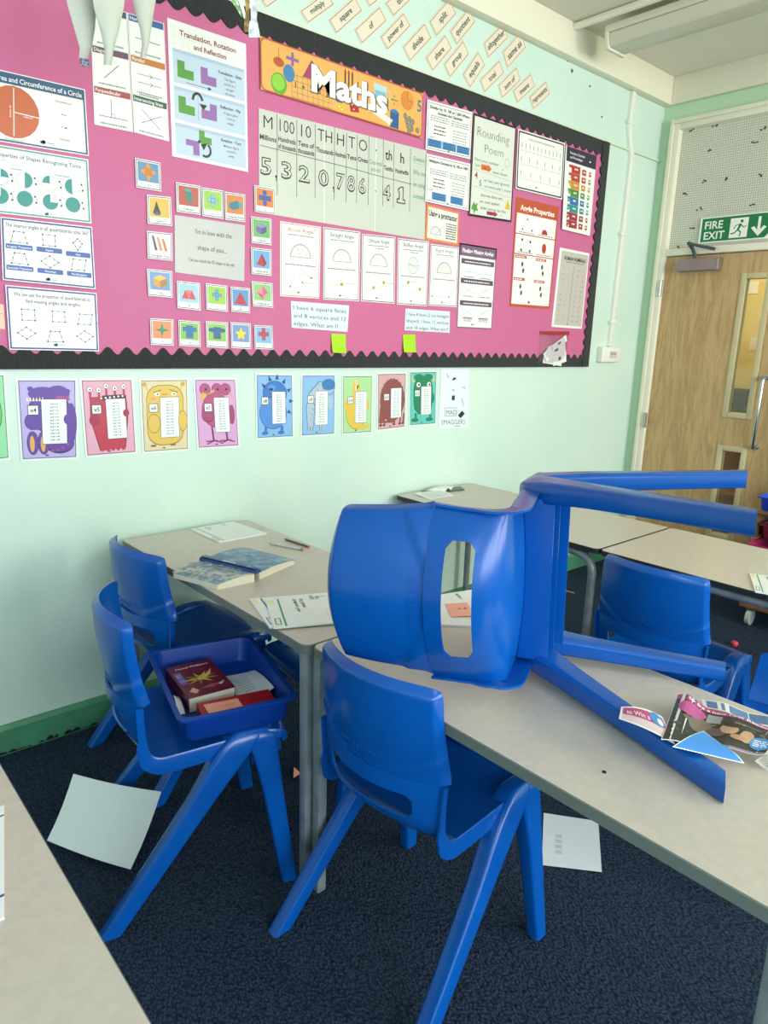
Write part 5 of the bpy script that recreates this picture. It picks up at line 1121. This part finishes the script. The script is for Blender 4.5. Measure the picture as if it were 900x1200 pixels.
# thick paperback in the tray
MAROON = mat('maroon_book_cover', '6e1f36', .3, vary=(25, '55162c', .4, .65))
FL = .0045                     # tray floor height
BW, BL, BT = .130, .198, .043
ang = RAD(95)
bk = empty('paperback_book', label='thick maroon paperback with a golden creature on its cover, in the blue tray', cat='book', mtx=trm @ Matrix.Translation((-.035, -.022, .0052)) @ Matrix.Rotation(RAD(6), 4, 'Z') @ Matrix.Translation((-BW/2, 0-.03, 0)))
book_block(bk, BL, BW, BT, MAROON)
mw = bk.matrix_world
def cover_sheet(mw, W, L, T, spine_left=True):
    return Sheet([mw @ Vector(p) for p in ((0, L, T), (W, L, T), (W, 0, T), (0, 0, T))], mw.to_3x3() @ Vector((0, 0, 1)), basemat=MAROON, thick=.0002)
def attach(o, root): o.parent = root; o.matrix_parent_inverse = root.matrix_world.inverted(); return o
bpy.context.view_layer.update()
s = cover_sheet(mw, BW, BL, BT); s.text('David Walliams', .52, .15, .055, 'd9c9cf', w=.84, bold=.01, rot=0)
s.poly([(.04,.24),(.20,.22),(.20,.60),(.06,.62)], '6a5a96', 1); s.text('E', .12, .40, .10, 'a7b0d8'); s.circ(.12, .50, .010, '6f7fc0', 3)
for a in range(9):
    t = RAD(20+a*40); s.poly([(.50+.06*math.cos(t+1.6),.52+.04*math.sin(t+1.6)),(.50+.42*math.cos(t),.52+.20*math.sin(t)),(.50-.06*math.cos(t+1.6),.52-.04*math.sin(t+1.6))], ['9a8a3a','b5a24a','7d6e30'][a % 3], 3)
s.poly([(.42,.56),(.50,.46),(.70,.42),(.86,.30),(.76,.46),(.56,.58)], 'c2ad58', 4)
s.poly([(.10,.84),(.22,.74),(.30,.86),(.20,.93)], 'c9a58c', 3); s.poly([(.32,.82),(.62,.76),(.84,.78),(.60,.86)], '8f4a52', 3); s.poly([(.74,.80),(.92,.74),(.80,.84)], 'b0b4c4', 4)
attach(s.mb.build('cover_print'), bk)
# red book with an orange note, and crumpled papers
RED = mat('dark_red_cover', '9c1f2a', .35)
rb = empty('red_book', label='dark red thin book lying at the front of the blue tray', cat='book', mtx=trm @ Matrix.Translation((-.085, -.178, .0252)) @ Matrix.Rotation(RAD(-1), 4, 'Z'))
book_block(rb, .085, .195, .022, RED); bpy.context.view_layer.update()
s = Sheet([trm @ Vector(p) for p in ((-.070, -.108, .0480), (.020, -.112, .0480), (.020, -.165, .0480), (-.070, -.163, .0480))], (0, 0, 1), base='efa78e', thick=.0006, curl=lambda u, v: .0004+.003*v*v)
s.fine(.35, .85, .45, .03, '8a5a50', seed=3); s.fine(.5, .8, .58, .03, '8a5a50', seed=4); s.done('sticky_note', 'salmon sticky note on the red book in the blue tray', 'note')
s = Sheet([trm @ Vector(p) for p in ((.035, .085, .012), (.125, .070, .012), (.130, -.088, .010), (.036, -.085, .010))], (0, 0, 1), base='c9d2d8', thick=.0006, curl=lambda u, v: .004+.030*u**2*(.4+v)*.7+.006*math.sin(3*v))
for k in range(7): s.fine(.12+.03*k, .60, .25+.08*k, .02, '6f7a84', seed=k)
s.done('folded_paper', 'crumpled white paper with print beside the paperback in the blue tray', 'paper')
s = Sheet([trm @ Vector(p) for p in ((-.128, .03, .012), (-.108, .03, .012), (-.110, -.07, .012), (-.128, -.07, .012))], (0, 0, 1), base='d5dbe0', thick=.0006, curl=lambda u, v: .03*math.sin(PI*v)*(1-.6*u)); s.done('torn_paper', 'torn scrap of white paper along the left side of the blue tray', 'paper')
s = Sheet([trm @ Vector(p) for p in ((-.120, -.135, .012), (-.070, -.150, .012), (-.072, -.182, .012), (-.120, -.182, .012))], (0, 0, 1), base='dfe4e8', thick=.0006, curl=lambda u, v: .012*u*(1-v)+.004); s.done('torn_paper', 'small white paper scrap in the near left corner of the blue tray', 'paper')

# open blue book lying face down
ob = empty('open_book', label='thick blue picture book lying open face down on the table at the wall', cat='book', loc=(0, 0, 0))
gz = lambda px, py, z: Vector((at_z(px, py, z).x, at_z(px, py, z).y, TZ))
P_sp0, P_sp1 = gz(238, 653, .745), gz(301, 668, .745)     # spine ends on the table
A0, A1 = gz(203, 671, .728), gz(255, 684.5, .728)             # left cover outer edge
B0, B1 = gz(287, 641, .727), gz(345, 655.5, .727)             # right cover outer edge
sd = (P_sp1-P_sp0)
CB = mat('blue_book_cover', '3f6f9c', .3, vary=(28, '7f9fb4', .42, .62)); CB2 = mat('pale_blue_collage_cover', '5f87a6', .3, vary=(45, 'c2bfae', .42, .58))
def half(o0, o1, i0, i1, h_out, h_in, cm, nm):
    N = 8; pg = MB(); cv = MB(); v1 = []; v2 = []
    for k in range(N+1):
        t = k/N; a = o0*(1-t)+i0*t; c = o1*(1-t)+i1*t; h = h_out+(h_in-h_out)*t+.006*math.sin(PI*t)
        for p in (a, c): v1 += [Vector((p.x, p.y, TZ+.0003)), Vector((p.x, p.y, TZ+h))]
        d = (o1-o0).normalized()*.004
        for p, q in ((a, -d), (c, d)): v2 += [Vector((p.x, p.y, TZ+h))+q, Vector((p.x, p.y, TZ+h+.002))+q]
    fs = []
    for k in range(N): a = 4*k; fs += [(a, a+4, a+6, a+2), (a+1, a+3, a+7, a+5), (a, a+1, a+5, a+4), (a+2, a+6, a+7, a+3)]
    fs += [(0, 2, 3, 1), (4*N, 4*N+1, 4*N+3, 4*N+2)]
    pg.add(v1, fs, mat('book_pages', 'ddd6c4', .8)); cv.add(v2, fs, cm); pg.build('page_block', ob); cv.build('cover', ob)
half(A0, A1, P_sp0-Vector((.012,.005,0)), P_sp1-Vector((.012,.005,0)), .016, .026, CB2, 'l'); half(B0, B1, P_sp0+Vector((.012,.005,0)), P_sp1+Vector((.012,.005,0)), .015, .024, CB, 'r')
b = MB(); n = Vector((.9, .4, 0)).normalized(); vs = []
for p in (P_sp0-sd*.02, P_sp1+sd*.02):
    for (a, z) in ((-.016,.027), (-.012,.036), (0,.040), (.012,.036), (.016,.027), (.010,.026), (-.010,.026)): vs.append(p+n*a+Vector((0, 0, z)))
b.add(vs, [tuple(range(7)), tuple(range(13, 6, -1))]+[(i, (i+1) % 7, 7+(i+1) % 7, 7+i) for i in range(7)], mat('navy_spine', '1d3f7c', .3)); b.build('spine', ob)
s = Sheet([P_sp0-n*.009+Vector((0,0,.0403)), P_sp0+n*.009+Vector((0,0,.0403)), P_sp1+n*.009+Vector((0,0,.0403)), P_sp1-n*.009+Vector((0,0,.0403))], (0,0,1), basemat=mat('navy_spine','1d3f7c',.3), thick=.0002)
for v in (.38, .42, .46, .50, .54, .58): s.rect(.3, v, .8, v+.022, 'dfe6ee', 1)
for v in (.83, .86): s.rect(.35, v, .75, v+.015, 'c9d4e4', 1)
s.mb.build('spine_print', ob)
rnd = random.Random(5)
def collage(o0, o1, i0, i1, h0, h1, cols, nm, cnt, bars):
    N = 0; b = MB()
    for k in range(cnt):
        t = rnd.uniform(.06, .92); w = rnd.uniform(.06, .92); sw = rnd.uniform(.010, .035); sh = rnd.uniform(.005, .016)
        def pt(tt, ww): 
            a = o0*(1-tt)+i0*tt; c = o1*(1-tt)+i1*tt; p = a*(1-ww)+c*ww; return Vector((p.x, p.y, TZ+h0+(h1-h0)*tt+.006*math.sin(PI*tt)+.0026+.00001*k))
        q = [pt(max(.02,min(.97,t+dx)), max(.02,min(.98,w+dw))) for dx, dw in ((-sw*1.6, -sh*2), (sw*1.2, -sh*2.4), (sw*1.8, sh*2), (-sw, sh*2.2))]
        b.add(q, [(0,1,2,3)], ink(rnd.choice(cols)))
    b.build(nm, ob)
collage(A0, A1, P_sp0, P_sp1, .016, .026, ['8fb0c4','bcc8cc','9c8f80','5f84a4','8f8a9c','b4c6d0','6f95b4','7aa0bc'], 'cover_collage', 150, 0)
collage(B0, B1, P_sp0, P_sp1, .015, .024, ['4f7fa8','6f95b4','3c6690','8aa7ba'], 'cover_collage', 26, 0)

# exercise books
def exbook(cs, z, t, stripe, txt, label, group='white test booklets', curl=None, side=0):
    s = Sheet([Vector((x, y, z)) for x, y in cs], (0, 0, 1), base='e3e7e8', thick=t, curl=curl)
    s.rect(.10, .17, .985, .185, stripe, 1) if side else s.rect(.02, .115, .98, .135, stripe, 1)
    s.rect(.02, .02, .2, .075, 'e3dcae', 1); s.rect(.70, .03, .92, .09, stripe, 1); s.rect(.72, .042, .90, .078, 'e3e7e8', 2)
    s.text(txt[0], .08, .31, .040, '2b2e33', 'L', w=.6); s.text(txt[1], .08, .38, .040, '2b2e33', 'L', w=.6)
    s.text(txt[2], .06, .71, .045, stripe, 'L', w=.5)
    for k, x in enumerate(txt[3:]): s.text(x, .03, .50+.06*k, .042, '33363b', 'L', w=.30)
    s.arc(.62, .50, .03, .0009, 'c9cabf', 2); s.arc(.70, .62, .035, .0009, 'c9cabf', 2, ry=.015)
    return s.done('exercise_book', label, 'exercise book', group)
# page order: top-left, top-right, bottom-right, bottom-left of the cover as one reads it
exbook([(.985,1.672),(.92,1.462),(1.15,1.36),(1.215,1.57)], TZ+.0002, .004, '4a4f9c', ('KS2','10-Minute','Maths'), 'white test booklet with a purple stripe, lower one of the pair by the table corner')
exbook([(1.012,1.628),(.921,1.444),(1.170,1.330),(1.262,1.520)], TZ+.0046, .004, '3f8a4f', ('10-Minute Tests','SAT Buster','Maths','KS2','SET','2'), 'white test booklet with a green stripe, on top of the purple striped one')
exbook([(1.190,2.460),(1.195,2.236),(1.400,2.236),(1.385,2.466)], TZ+.0002, .004, '6a7076', ('10-Minute','Tests','Maths'), 'white stapled papers at the far end of the table by the wall')
exbook([(at_z(x, y, TZ).x, at_z(x, y, TZ).y) for x, y in ((474,705),(492,733),(604,738),(558,692))], TZ+.0003, .005, '5a8a5f', ('KS2','SAT','Maths'), 'white booklet on the long table seen through the slot of the overturned chair')
s = Sheet([Vector(p) for p in (at_z(522,708,TZ+.0058), at_z(547,706,TZ+.0058), at_z(557,723,TZ+.0058), at_z(529,723.5,TZ+.0058))], (0,0,1), base='f0a08c', thick=.0005, curl=lambda u, v: .0005+.004*u*v); s.text('x a', .62, .5, .16, '3a2a30', bold=0); s.done('sticky_note', 'pink sticky note on the booklet seen through the chair slot', 'note')
exbook([(2.455,.872),(2.275,.782),(2.35,.62),(2.53,.71)], TZ+.0002, .004, '3f8a4f', ('10-Minute','SAT','Maths'), 'white exercise book with a green stripe at the front edge of the far right table')
s = flat_sheet(None, [(-.08,1.118),(.208,1.118),(.149,.876),(-.14,.876)], TZ+.0002, 'e6ecf2', thick=.0025); s.rect(.0,.10,1,.115,'4a4270',1); s.rect(0,.82,1,.84,'4a4270',1); s.done('exercise_book', 'white sheet with two thin dark lines on the near left table', 'exercise book')
s = flat_sheet(None, [(2.37,2.43),(2.55,2.41),(2.52,2.30),(2.36,2.31)], TZ+.0002, 'e8eef0', thick=.0006, curl=lambda u, v: .0004+.0075*(1-v)**2)
for k in range(8): s.fine(.1, .9, .15+.1*k, .03, '8a9298', seed=k)
s.done('worksheet', 'white printed worksheet on the far corner table', 'paper', 'papers on the far corner table')
b = MB(); bx = empty('open_folder', (2.52, 2.41, TZ), 0, 'dark edged open booklet with a white page at the far end of the corner table', 'booklet')
s = flat_sheet(None, [(2.44,2.455),(2.70,2.43),(2.66,2.36),(2.56,2.38)], TZ+.0012, '2c3234', thick=.004); rel(s.mb.build('dark_cover'), bx)
s = flat_sheet(None, [(2.47,2.45),(2.66,2.44),(2.58,2.385),(2.55,2.39)], TZ+.0055, 'e3e8e8', thick=.001, curl=lambda u, v: .012*math.sin(PI*u)); rel(s.mb.build('page'), bx)

# pencils
def pencil(a, c, body, tip, label, white=False):
    a, c = Vector(a), Vector(c); d = (c-a); r = .004; root = empty('pencil', a, 0, label, 'pencil'); b = MB()
    b.tube([a+d*.0, a+d*.93], r, body, 6); rel(b.build('barrel'), root)
    b = MB(); b.tube([a+d*.931, a+d*1.0], [r*1.05, r*.95], tip, 10); rel(b.build('end_cap'), root)
    b = MB(); b.tube([a-d*.10, a-d*.0005], [.0006, r*.95], mat('sharpened_wood', 'cfa878', .6), 6); rel(b.build('sharpened_point'), root)
pencil((1.338,2.105,TZ+.0042), (1.388,1.980,TZ+.0042), mat('pale_grey_pencil', 'c9cfd0', .35), mat('grey_rubber', '8a9094', .6), 'pale grey pencil on the table by the wall, left of the pair')
pencil((1.412,2.125,TZ+.0042), (1.425,1.992,TZ+.0042), mat('dark_pencil', '6a6f70', .4), mat('pink_rubber', 'e06a5c', .6), 'thin dark pencil with a red eraser on the table by the wall')

# newspaper on the long table
np_ = empty('newspaper', (1.34, .53, TZ), 0, 'crumpled children\'s newspaper lying on the long table and over the chair leg', 'newspaper')
def npsheet(cs, curl, paint, nm, base='e9e9e6', zs=None):
    zs = zs or [TZ+.003]*4
    s = Sheet([Vector((x, y, z)) for (x, y), z in zip(cs, zs)], (0, 0, 1), base=base, thick=.0006, curl=curl); s.N = 1
    paint(s); o = s.mb.build(nm, sharp=80); rel(o, np_); return o
def strip(s, u0, v0, u1, v1, col, l=1, n=10):
    s.k = getattr(s, 'k', 0)+1; l += .15*s.k
    for i in range(n):
        for j in range(n):
            a, b_ = u0+(u1-u0)*i/n, u0+(u1-u0)*(i+1)/n; c, d = v0+(v1-v0)*j/n, v0+(v1-v0)*(j+1)/n; s.rect(a, c, b_, d, col, l)
def blob(s, u, v, ru, rv, col, l=3):
    # finely cut so that it follows the creased page
    s.k = getattr(s, 'k', 0)+1; l += .15*s.k
    for i in range(8):
        x0 = -1+2*i/8; x1 = -1+2*(i+1)/8; h0 = math.sqrt(max(0, 1-x0*x0)); h1 = math.sqrt(max(0, 1-x1*x1)); K = 6
        for j in range(K):
            t0 = -1+2*j/K; t1 = -1+2*(j+1)/K
            s.poly([(u+x0*ru, v+h0*t0*rv), (u+x1*ru, v+h1*t0*rv), (u+x1*ru, v+h1*t1*rv), (u+x0*ru, v+h0*t1*rv)], col, l)
def paint_main(s):
    strip(s, .01, .01, .99, .99, '2b2628', 1, 12)
    for k in range(26): u = rnd.uniform(.1, .95); v = rnd.uniform(.2, .92); blob(s, u, v, rnd.uniform(.015, .045), rnd.uniform(.015, .045), rnd.choice(['4a3f40','6b5a50','8a7464','3a3436','75706f','554a4c']), 1)
    strip(s, .01, .0, .99, .12, 'b03a78', 2, 10); s.text('to be a new First Reader', .52, .10, .075, 'f2e6ee', w=.80, bold=.02, l=14)
    strip(s, .55, .0, .99, .05, '5a86b8', 3, 8)
    blob(s, .19, .28, .15, .15, 'b0488a', 4); strip(s, .34, .16, .48, .40, '9a9a9c', 3, 4); blob(s, .30, .52, .12, .16, '6f5f58', 3)
    blob(s, .58, .50, .09, .13, 'b58f78', 4); blob(s, .59, .40, .09, .06, '2a1d18', 5); blob(s, .76, .58, .07, .15, 'b08a6a', 4); blob(s, .68, .66, .08, .06, 'a5805f', 4); blob(s, .47, .62, .10, .10, '57484a', 3)
    blob(s, .90, .66, .11, .17, '3f7fb8', 4)
    for k in range(4): s.fine(.83, .97, .60+.045*k, .02, 'dfe8f2', 14, seed=k)
    s.text('THE', .66, .33, .04, 'c9c4c4', l=14, bold=0); strip(s, .60, .28, .86, .30, '8a8486', 4, 3)
    for k in range(0): u = rnd.uniform(.1, .95); v = rnd.uniform(.2, .92); blob(s, u, v, rnd.uniform(.015, .04), rnd.uniform(.015, .04), rnd.choice(['4a3f40','6b5a50','8a7464','3a3436','75706f']), 2)
    strip(s, .28, .94, .99, 1, '8a7a9a', 3, 6)
def pz(*P): return [(at_z(x, y, TZ+h).x, at_z(x, y, TZ+h).y) for x, y, h in P], [TZ+h for x, y, h in P]
cs, zs = pz((793,821,.010), (915,859,.014), (896,889,.014), (774,871,.056))
npsheet(cs, lambda u, v: .002+.012*math.exp(-((u-.1)/.12)**2)*(1-v)+.007*math.sin(6*u+1)**2+.006*math.sin(4*v)**2*u, paint_main, 'front_page', zs=zs)
cs, zs = pz((822,820,.006), (910,845,.012), (912,859,.010), (824,829,.008))
npsheet(cs, lambda u, v: .001+.006*math.sin(5*u)**2, lambda s: strip(s, .05, .1, .98, .9, '5f82ae', 1, 8), 'back_page', zs=zs)
def paint_left(s):
    strip(s, .05, .08, .97, .55, 'b5447c', 1, 8); strip(s, .05, .55, .97, .92, 'd9c3cc', 1, 8); s.text('to Win a', .38, .50, .24, 'f4e8ee', w=.5, l=12); blob(s, .80, .30, .16, .28, '3f86c0', 4); blob(s, .86, .36, .06, .14, 'eef2f4', 5)
cs, zs = pz((728,829,.060), (776,841,.046), (791,873,.053), (725,843,.062))
npsheet(cs, lambda u, v: .001+.008*math.sin(PI*u)*(1-.5*v), paint_left, 'folded_page', zs=zs)
cs, zs = pz((788,876.5,.054), (824,858,.050), (849,876,.040), (872,896,.030))
npsheet(cs, lambda u, v: .002+.004*math.sin(PI*u), lambda s: strip(s, .02, .02, .98, .98, '3f86d0', 1, 8), 'folded_corner', zs=zs)
cs, zs = pz((884,893,.008), (905,880,.012), (910,900,.004), (900,906,.004))
npsheet(cs, lambda u, v: .002+.01*math.sin(PI*u)*v, lambda s: [s.fine(.1, .9, .2+.12*k, .04, '777777', 2, seed=k) for k in range(6)], 'inner_page', zs=zs)

# papers and scraps on the floor
s = Sheet([Vector(p) for p in (at_z(86,907,.15), at_z(189,928,.16), at_z(153,1019,.05), at_z(55,985,.03))], (0,0,1), base='e2ecf0', thick=.0008, curl=lambda u, v: -.012*math.sin(PI*v)-.006*math.sin(PI*u)); s.done('paper_sheet', 'large blank curled white sheet on the carpet under the left chair', 'paper')
s = Sheet([Vector(p) for p in ((1.701,1.097,.0006),(1.802,.963,.0006),(1.612,.833,.0006),(1.507,.961,.0006))], (0,0,1), base='dfe6f0', thick=.0006, curl=lambda u, v: .0006+.004*u*v)
for k in range(4): s.rect(.22+.0*k, .40+.10*k, .34, .47+.10*k, 'c3cad6', 1)
s.done('paper_sheet', 'small white sheet with faint marks on the carpet below the long table', 'paper')
for i, (px, py, lb) in enumerate(((346,908,'pink paper scrap on the carpet left of the table legs'),(362,903,'pink paper scrap on the carpet between the table legs'))):
    p = at_z(px, py, .0); b = MB(); vs = [(p.x-.016,p.y-.012,.001),(p.x+.018,p.y-.006,.001),(p.x+.006,p.y+.016,.018),(p.x-.004,p.y+.002,.022)]
    b.add(vs+[(x, y, z+.0015) for x, y, z in vs], [(0,1,2,3),(7,6,5,4),(0,4,5,1),(1,5,6,2),(2,6,7,3),(3,7,4,0)], mat('salmon_paper', 'f0a08c', .6)); tag(b.build('paper_scrap'), lb, 'paper scrap', 'pink paper scraps')
p = at_z(861, 754, .012); b = MB(); bm_pts = []
for k in range(7): a = k*.9; bm_pts.append((p.x+.004*math.cos(a), p.y+.004*math.sin(a*1.3), .003+.003*k))
b.tube(bm_pts, [.004,.014,.017,.018,.016,.013,.004], mat('red_foam', 'c93a52', .6), 9); tag(b.build('crumpled_wrapper', sharp=60), 'small crumpled red wrapper on the carpet beyond the far chair', 'wrapper')
a, c = at_z(654, 690, .004), at_z(673, 695, .004); root = empty('pencil', a, 0, 'wooden pencil on the carpet under the far corner table', 'pencil')
d = c-a; b = MB(); b.tube([a, a+d*.9], .004, mat('bare_wood_pencil', 'b08a5c', .5), 6); rel(b.build('barrel'), root); b = MB(); b.tube([a+d*.901, a+d*1.05], [.004, .0006], mat('sharpened_wood', 'cfa878', .6), 6); rel(b.build('sharpened_point'), root)
p = at_z(882, 767, .0); b = MB(); b.tube([(p.x-.02, p.y, .004), (p.x, p.y, .008), (p.x+.02, p.y-.012, .004)], [.003,.009,.003], BLACKM, 7); tag(b.build('pen_cap'), 'small black pen cap on the carpet by the right edge of the photo', 'pen cap')
p = at_z(708, 905, TZ); b = MB(); b.tube([(p.x, p.y, TZ-.001), (p.x, p.y, TZ+.0012), (p.x, p.y, TZ+.002)], [.004,.004,.002], BLACKM, 8); tag(b.build('ink_spot'), 'tiny black bead of dirt on the long table near the chair leg', 'speck')

# ================================================================== TRAY TROLLEY
ux0, ux1, uy0, uy1 = 3.86, 4.27, .10, 1.40
tu = empty('tray_trolley', ((ux0+ux1)/2, (uy0+uy1)/2, 0), 0, 'brown wooden tray trolley on castors by the door', 'trolley')
b = MB(); zt = .62
b.box((ux0, uy0, .10), (ux1, uy1, .125), BROWNW); b.box((ux0, uy1-.018, .1251), (ux1, uy1, zt), BROWNW); b.box((ux0, uy0, .1251), (ux1, uy0+.018, zt), BROWNW); b.box((ux0, uy0, zt), (ux1, uy1, zt+.018), BROWNW)
for k in (1, 2, 3): y = uy1-.018-k*.32; b.box((ux0, y, .1251), (ux1, y+.015, zt), BROWNW)
rel(b.build('carcass', bevel=.002), tu)
for x in (ux0+.03, ux1-.04):
    for y in (uy1-.055, uy0+.05):
        b = MB(); b.tube([(x, y-.012, .045), (x, y-.011, .045), (x, y+.011, .045), (x, y+.012, .045)], [.036,.045,.045,.036], mat('clear_grey_castor', 'a9b0ac', .25), 18); b.box((x-.02, y-.018, .085), (x+.02, y+.018, .10), STEELD); rel(b.build('castor', sharp=50), tu)
MAG = mat('magenta_tray_plastic', 'b02a62', .35); DRED = mat('dark_red_tray_plastic', '7d1c36', .4); MID = mat('bright_blue_tray_plastic', '1c3fc0', .35)
tray('storage_tray', Matrix.Translation((4.045, 1.245, zt+.0182)) @ Matrix.Rotation(RAD(-90), 4, 'Z'), MID, 'bright blue tray on top of the wooden trolley', 'trays on the trolley', .40, .30)
tray('storage_tray', Matrix.Translation((4.00, 1.235, .395)) @ Matrix.Rotation(RAD(-90), 4, 'Z'), MAG, 'magenta tray pulled out of the wooden trolley', 'trays on the trolley', .44, .30)
tray('storage_tray', Matrix.Translation((4.07, 1.235, .49)) @ Matrix.Rotation(RAD(-90), 4, 'Z'), DRED, 'dark red tray in the wooden trolley between the blue and magenta trays', 'trays on the trolley', .40, .28)
b = MB()
for z in (.385, .482): b.box((ux0+.005, uy1-.034, z), (ux1-.005, uy1-.0182, z+.0095), BROWNW); b.box((ux0+.005, uy1-.322, z), (ux1-.005, uy1-.306, z+.0095), BROWNW)
rel(b.build('tray_runners'), tu)
# ================================================================== LIGHT
def area(name, loc, target, sx, sy, power, col):
    l = bpy.data.lights.new(name, 'AREA'); l.shape = 'RECTANGLE'; l.size = sx; l.size_y = sy; l.energy = power; l.color = col
    o = bpy.data.objects.new(name, l); C.objects.link(o); o.location = loc
    o.rotation_euler = (Vector(target)-Vector(loc)).to_track_quat('-Z', 'Y').to_euler(); return o
for i, x in enumerate((-.7, .8, 2.4, 4.0)):
    area('daylight_rear_window', (x, -3.6, 1.85), (x+.2, 2.5, 1.35), 1.35, 1.7, 88, ((.82, .93, 1.0), (.88, .96, 1.0), (.97, .98, .97), (1.0, .97, .88))[i])
area('daylight_side_window', (-1.45, -.6, 1.8), (2, 1.2, 1.0), 1.2, 1.3, 28, (.70, .88, 1.0))
area('added_warm_fill', (3.52, -1.9, 2.9), (3.9, 1.6, 1.9), .15, 2.2, 70, (1, .93, .68))  # added fill without a fitting, gives the upper right wall a yellow cast
area('added_warm_fill_left', (1.7, .7, 2.95), (1.9, 1.2, 1.2), .15, 1.5, 9, (1, .84, .50))  # another added fill, no lamp here; warms the top of the board and wall
l = bpy.data.lights.new('corridor_lamp', 'POINT'); l.energy = 55; l.color = (1, .88, .62); l.shadow_soft_size = .3
o = bpy.data.objects.new('corridor_lamp', l); C.objects.link(o); o.location = (DOOR_X+1.1, 2.3, 2.5)
w = bpy.data.worlds.new('world'); bpy.context.scene.world = w; w.use_nodes = True
bg_ = w.node_tree.nodes['Background']; bg_.inputs[0].default_value = (.76, .90, 1, 1); bg_.inputs[1].default_value = .38
vs_ = bpy.context.scene.view_settings; vs_.view_transform = 'Standard'; vs_.look = 'None'; vs_.gamma = 1; vs_.use_curve_mapping = False; vs_.exposure = -.2
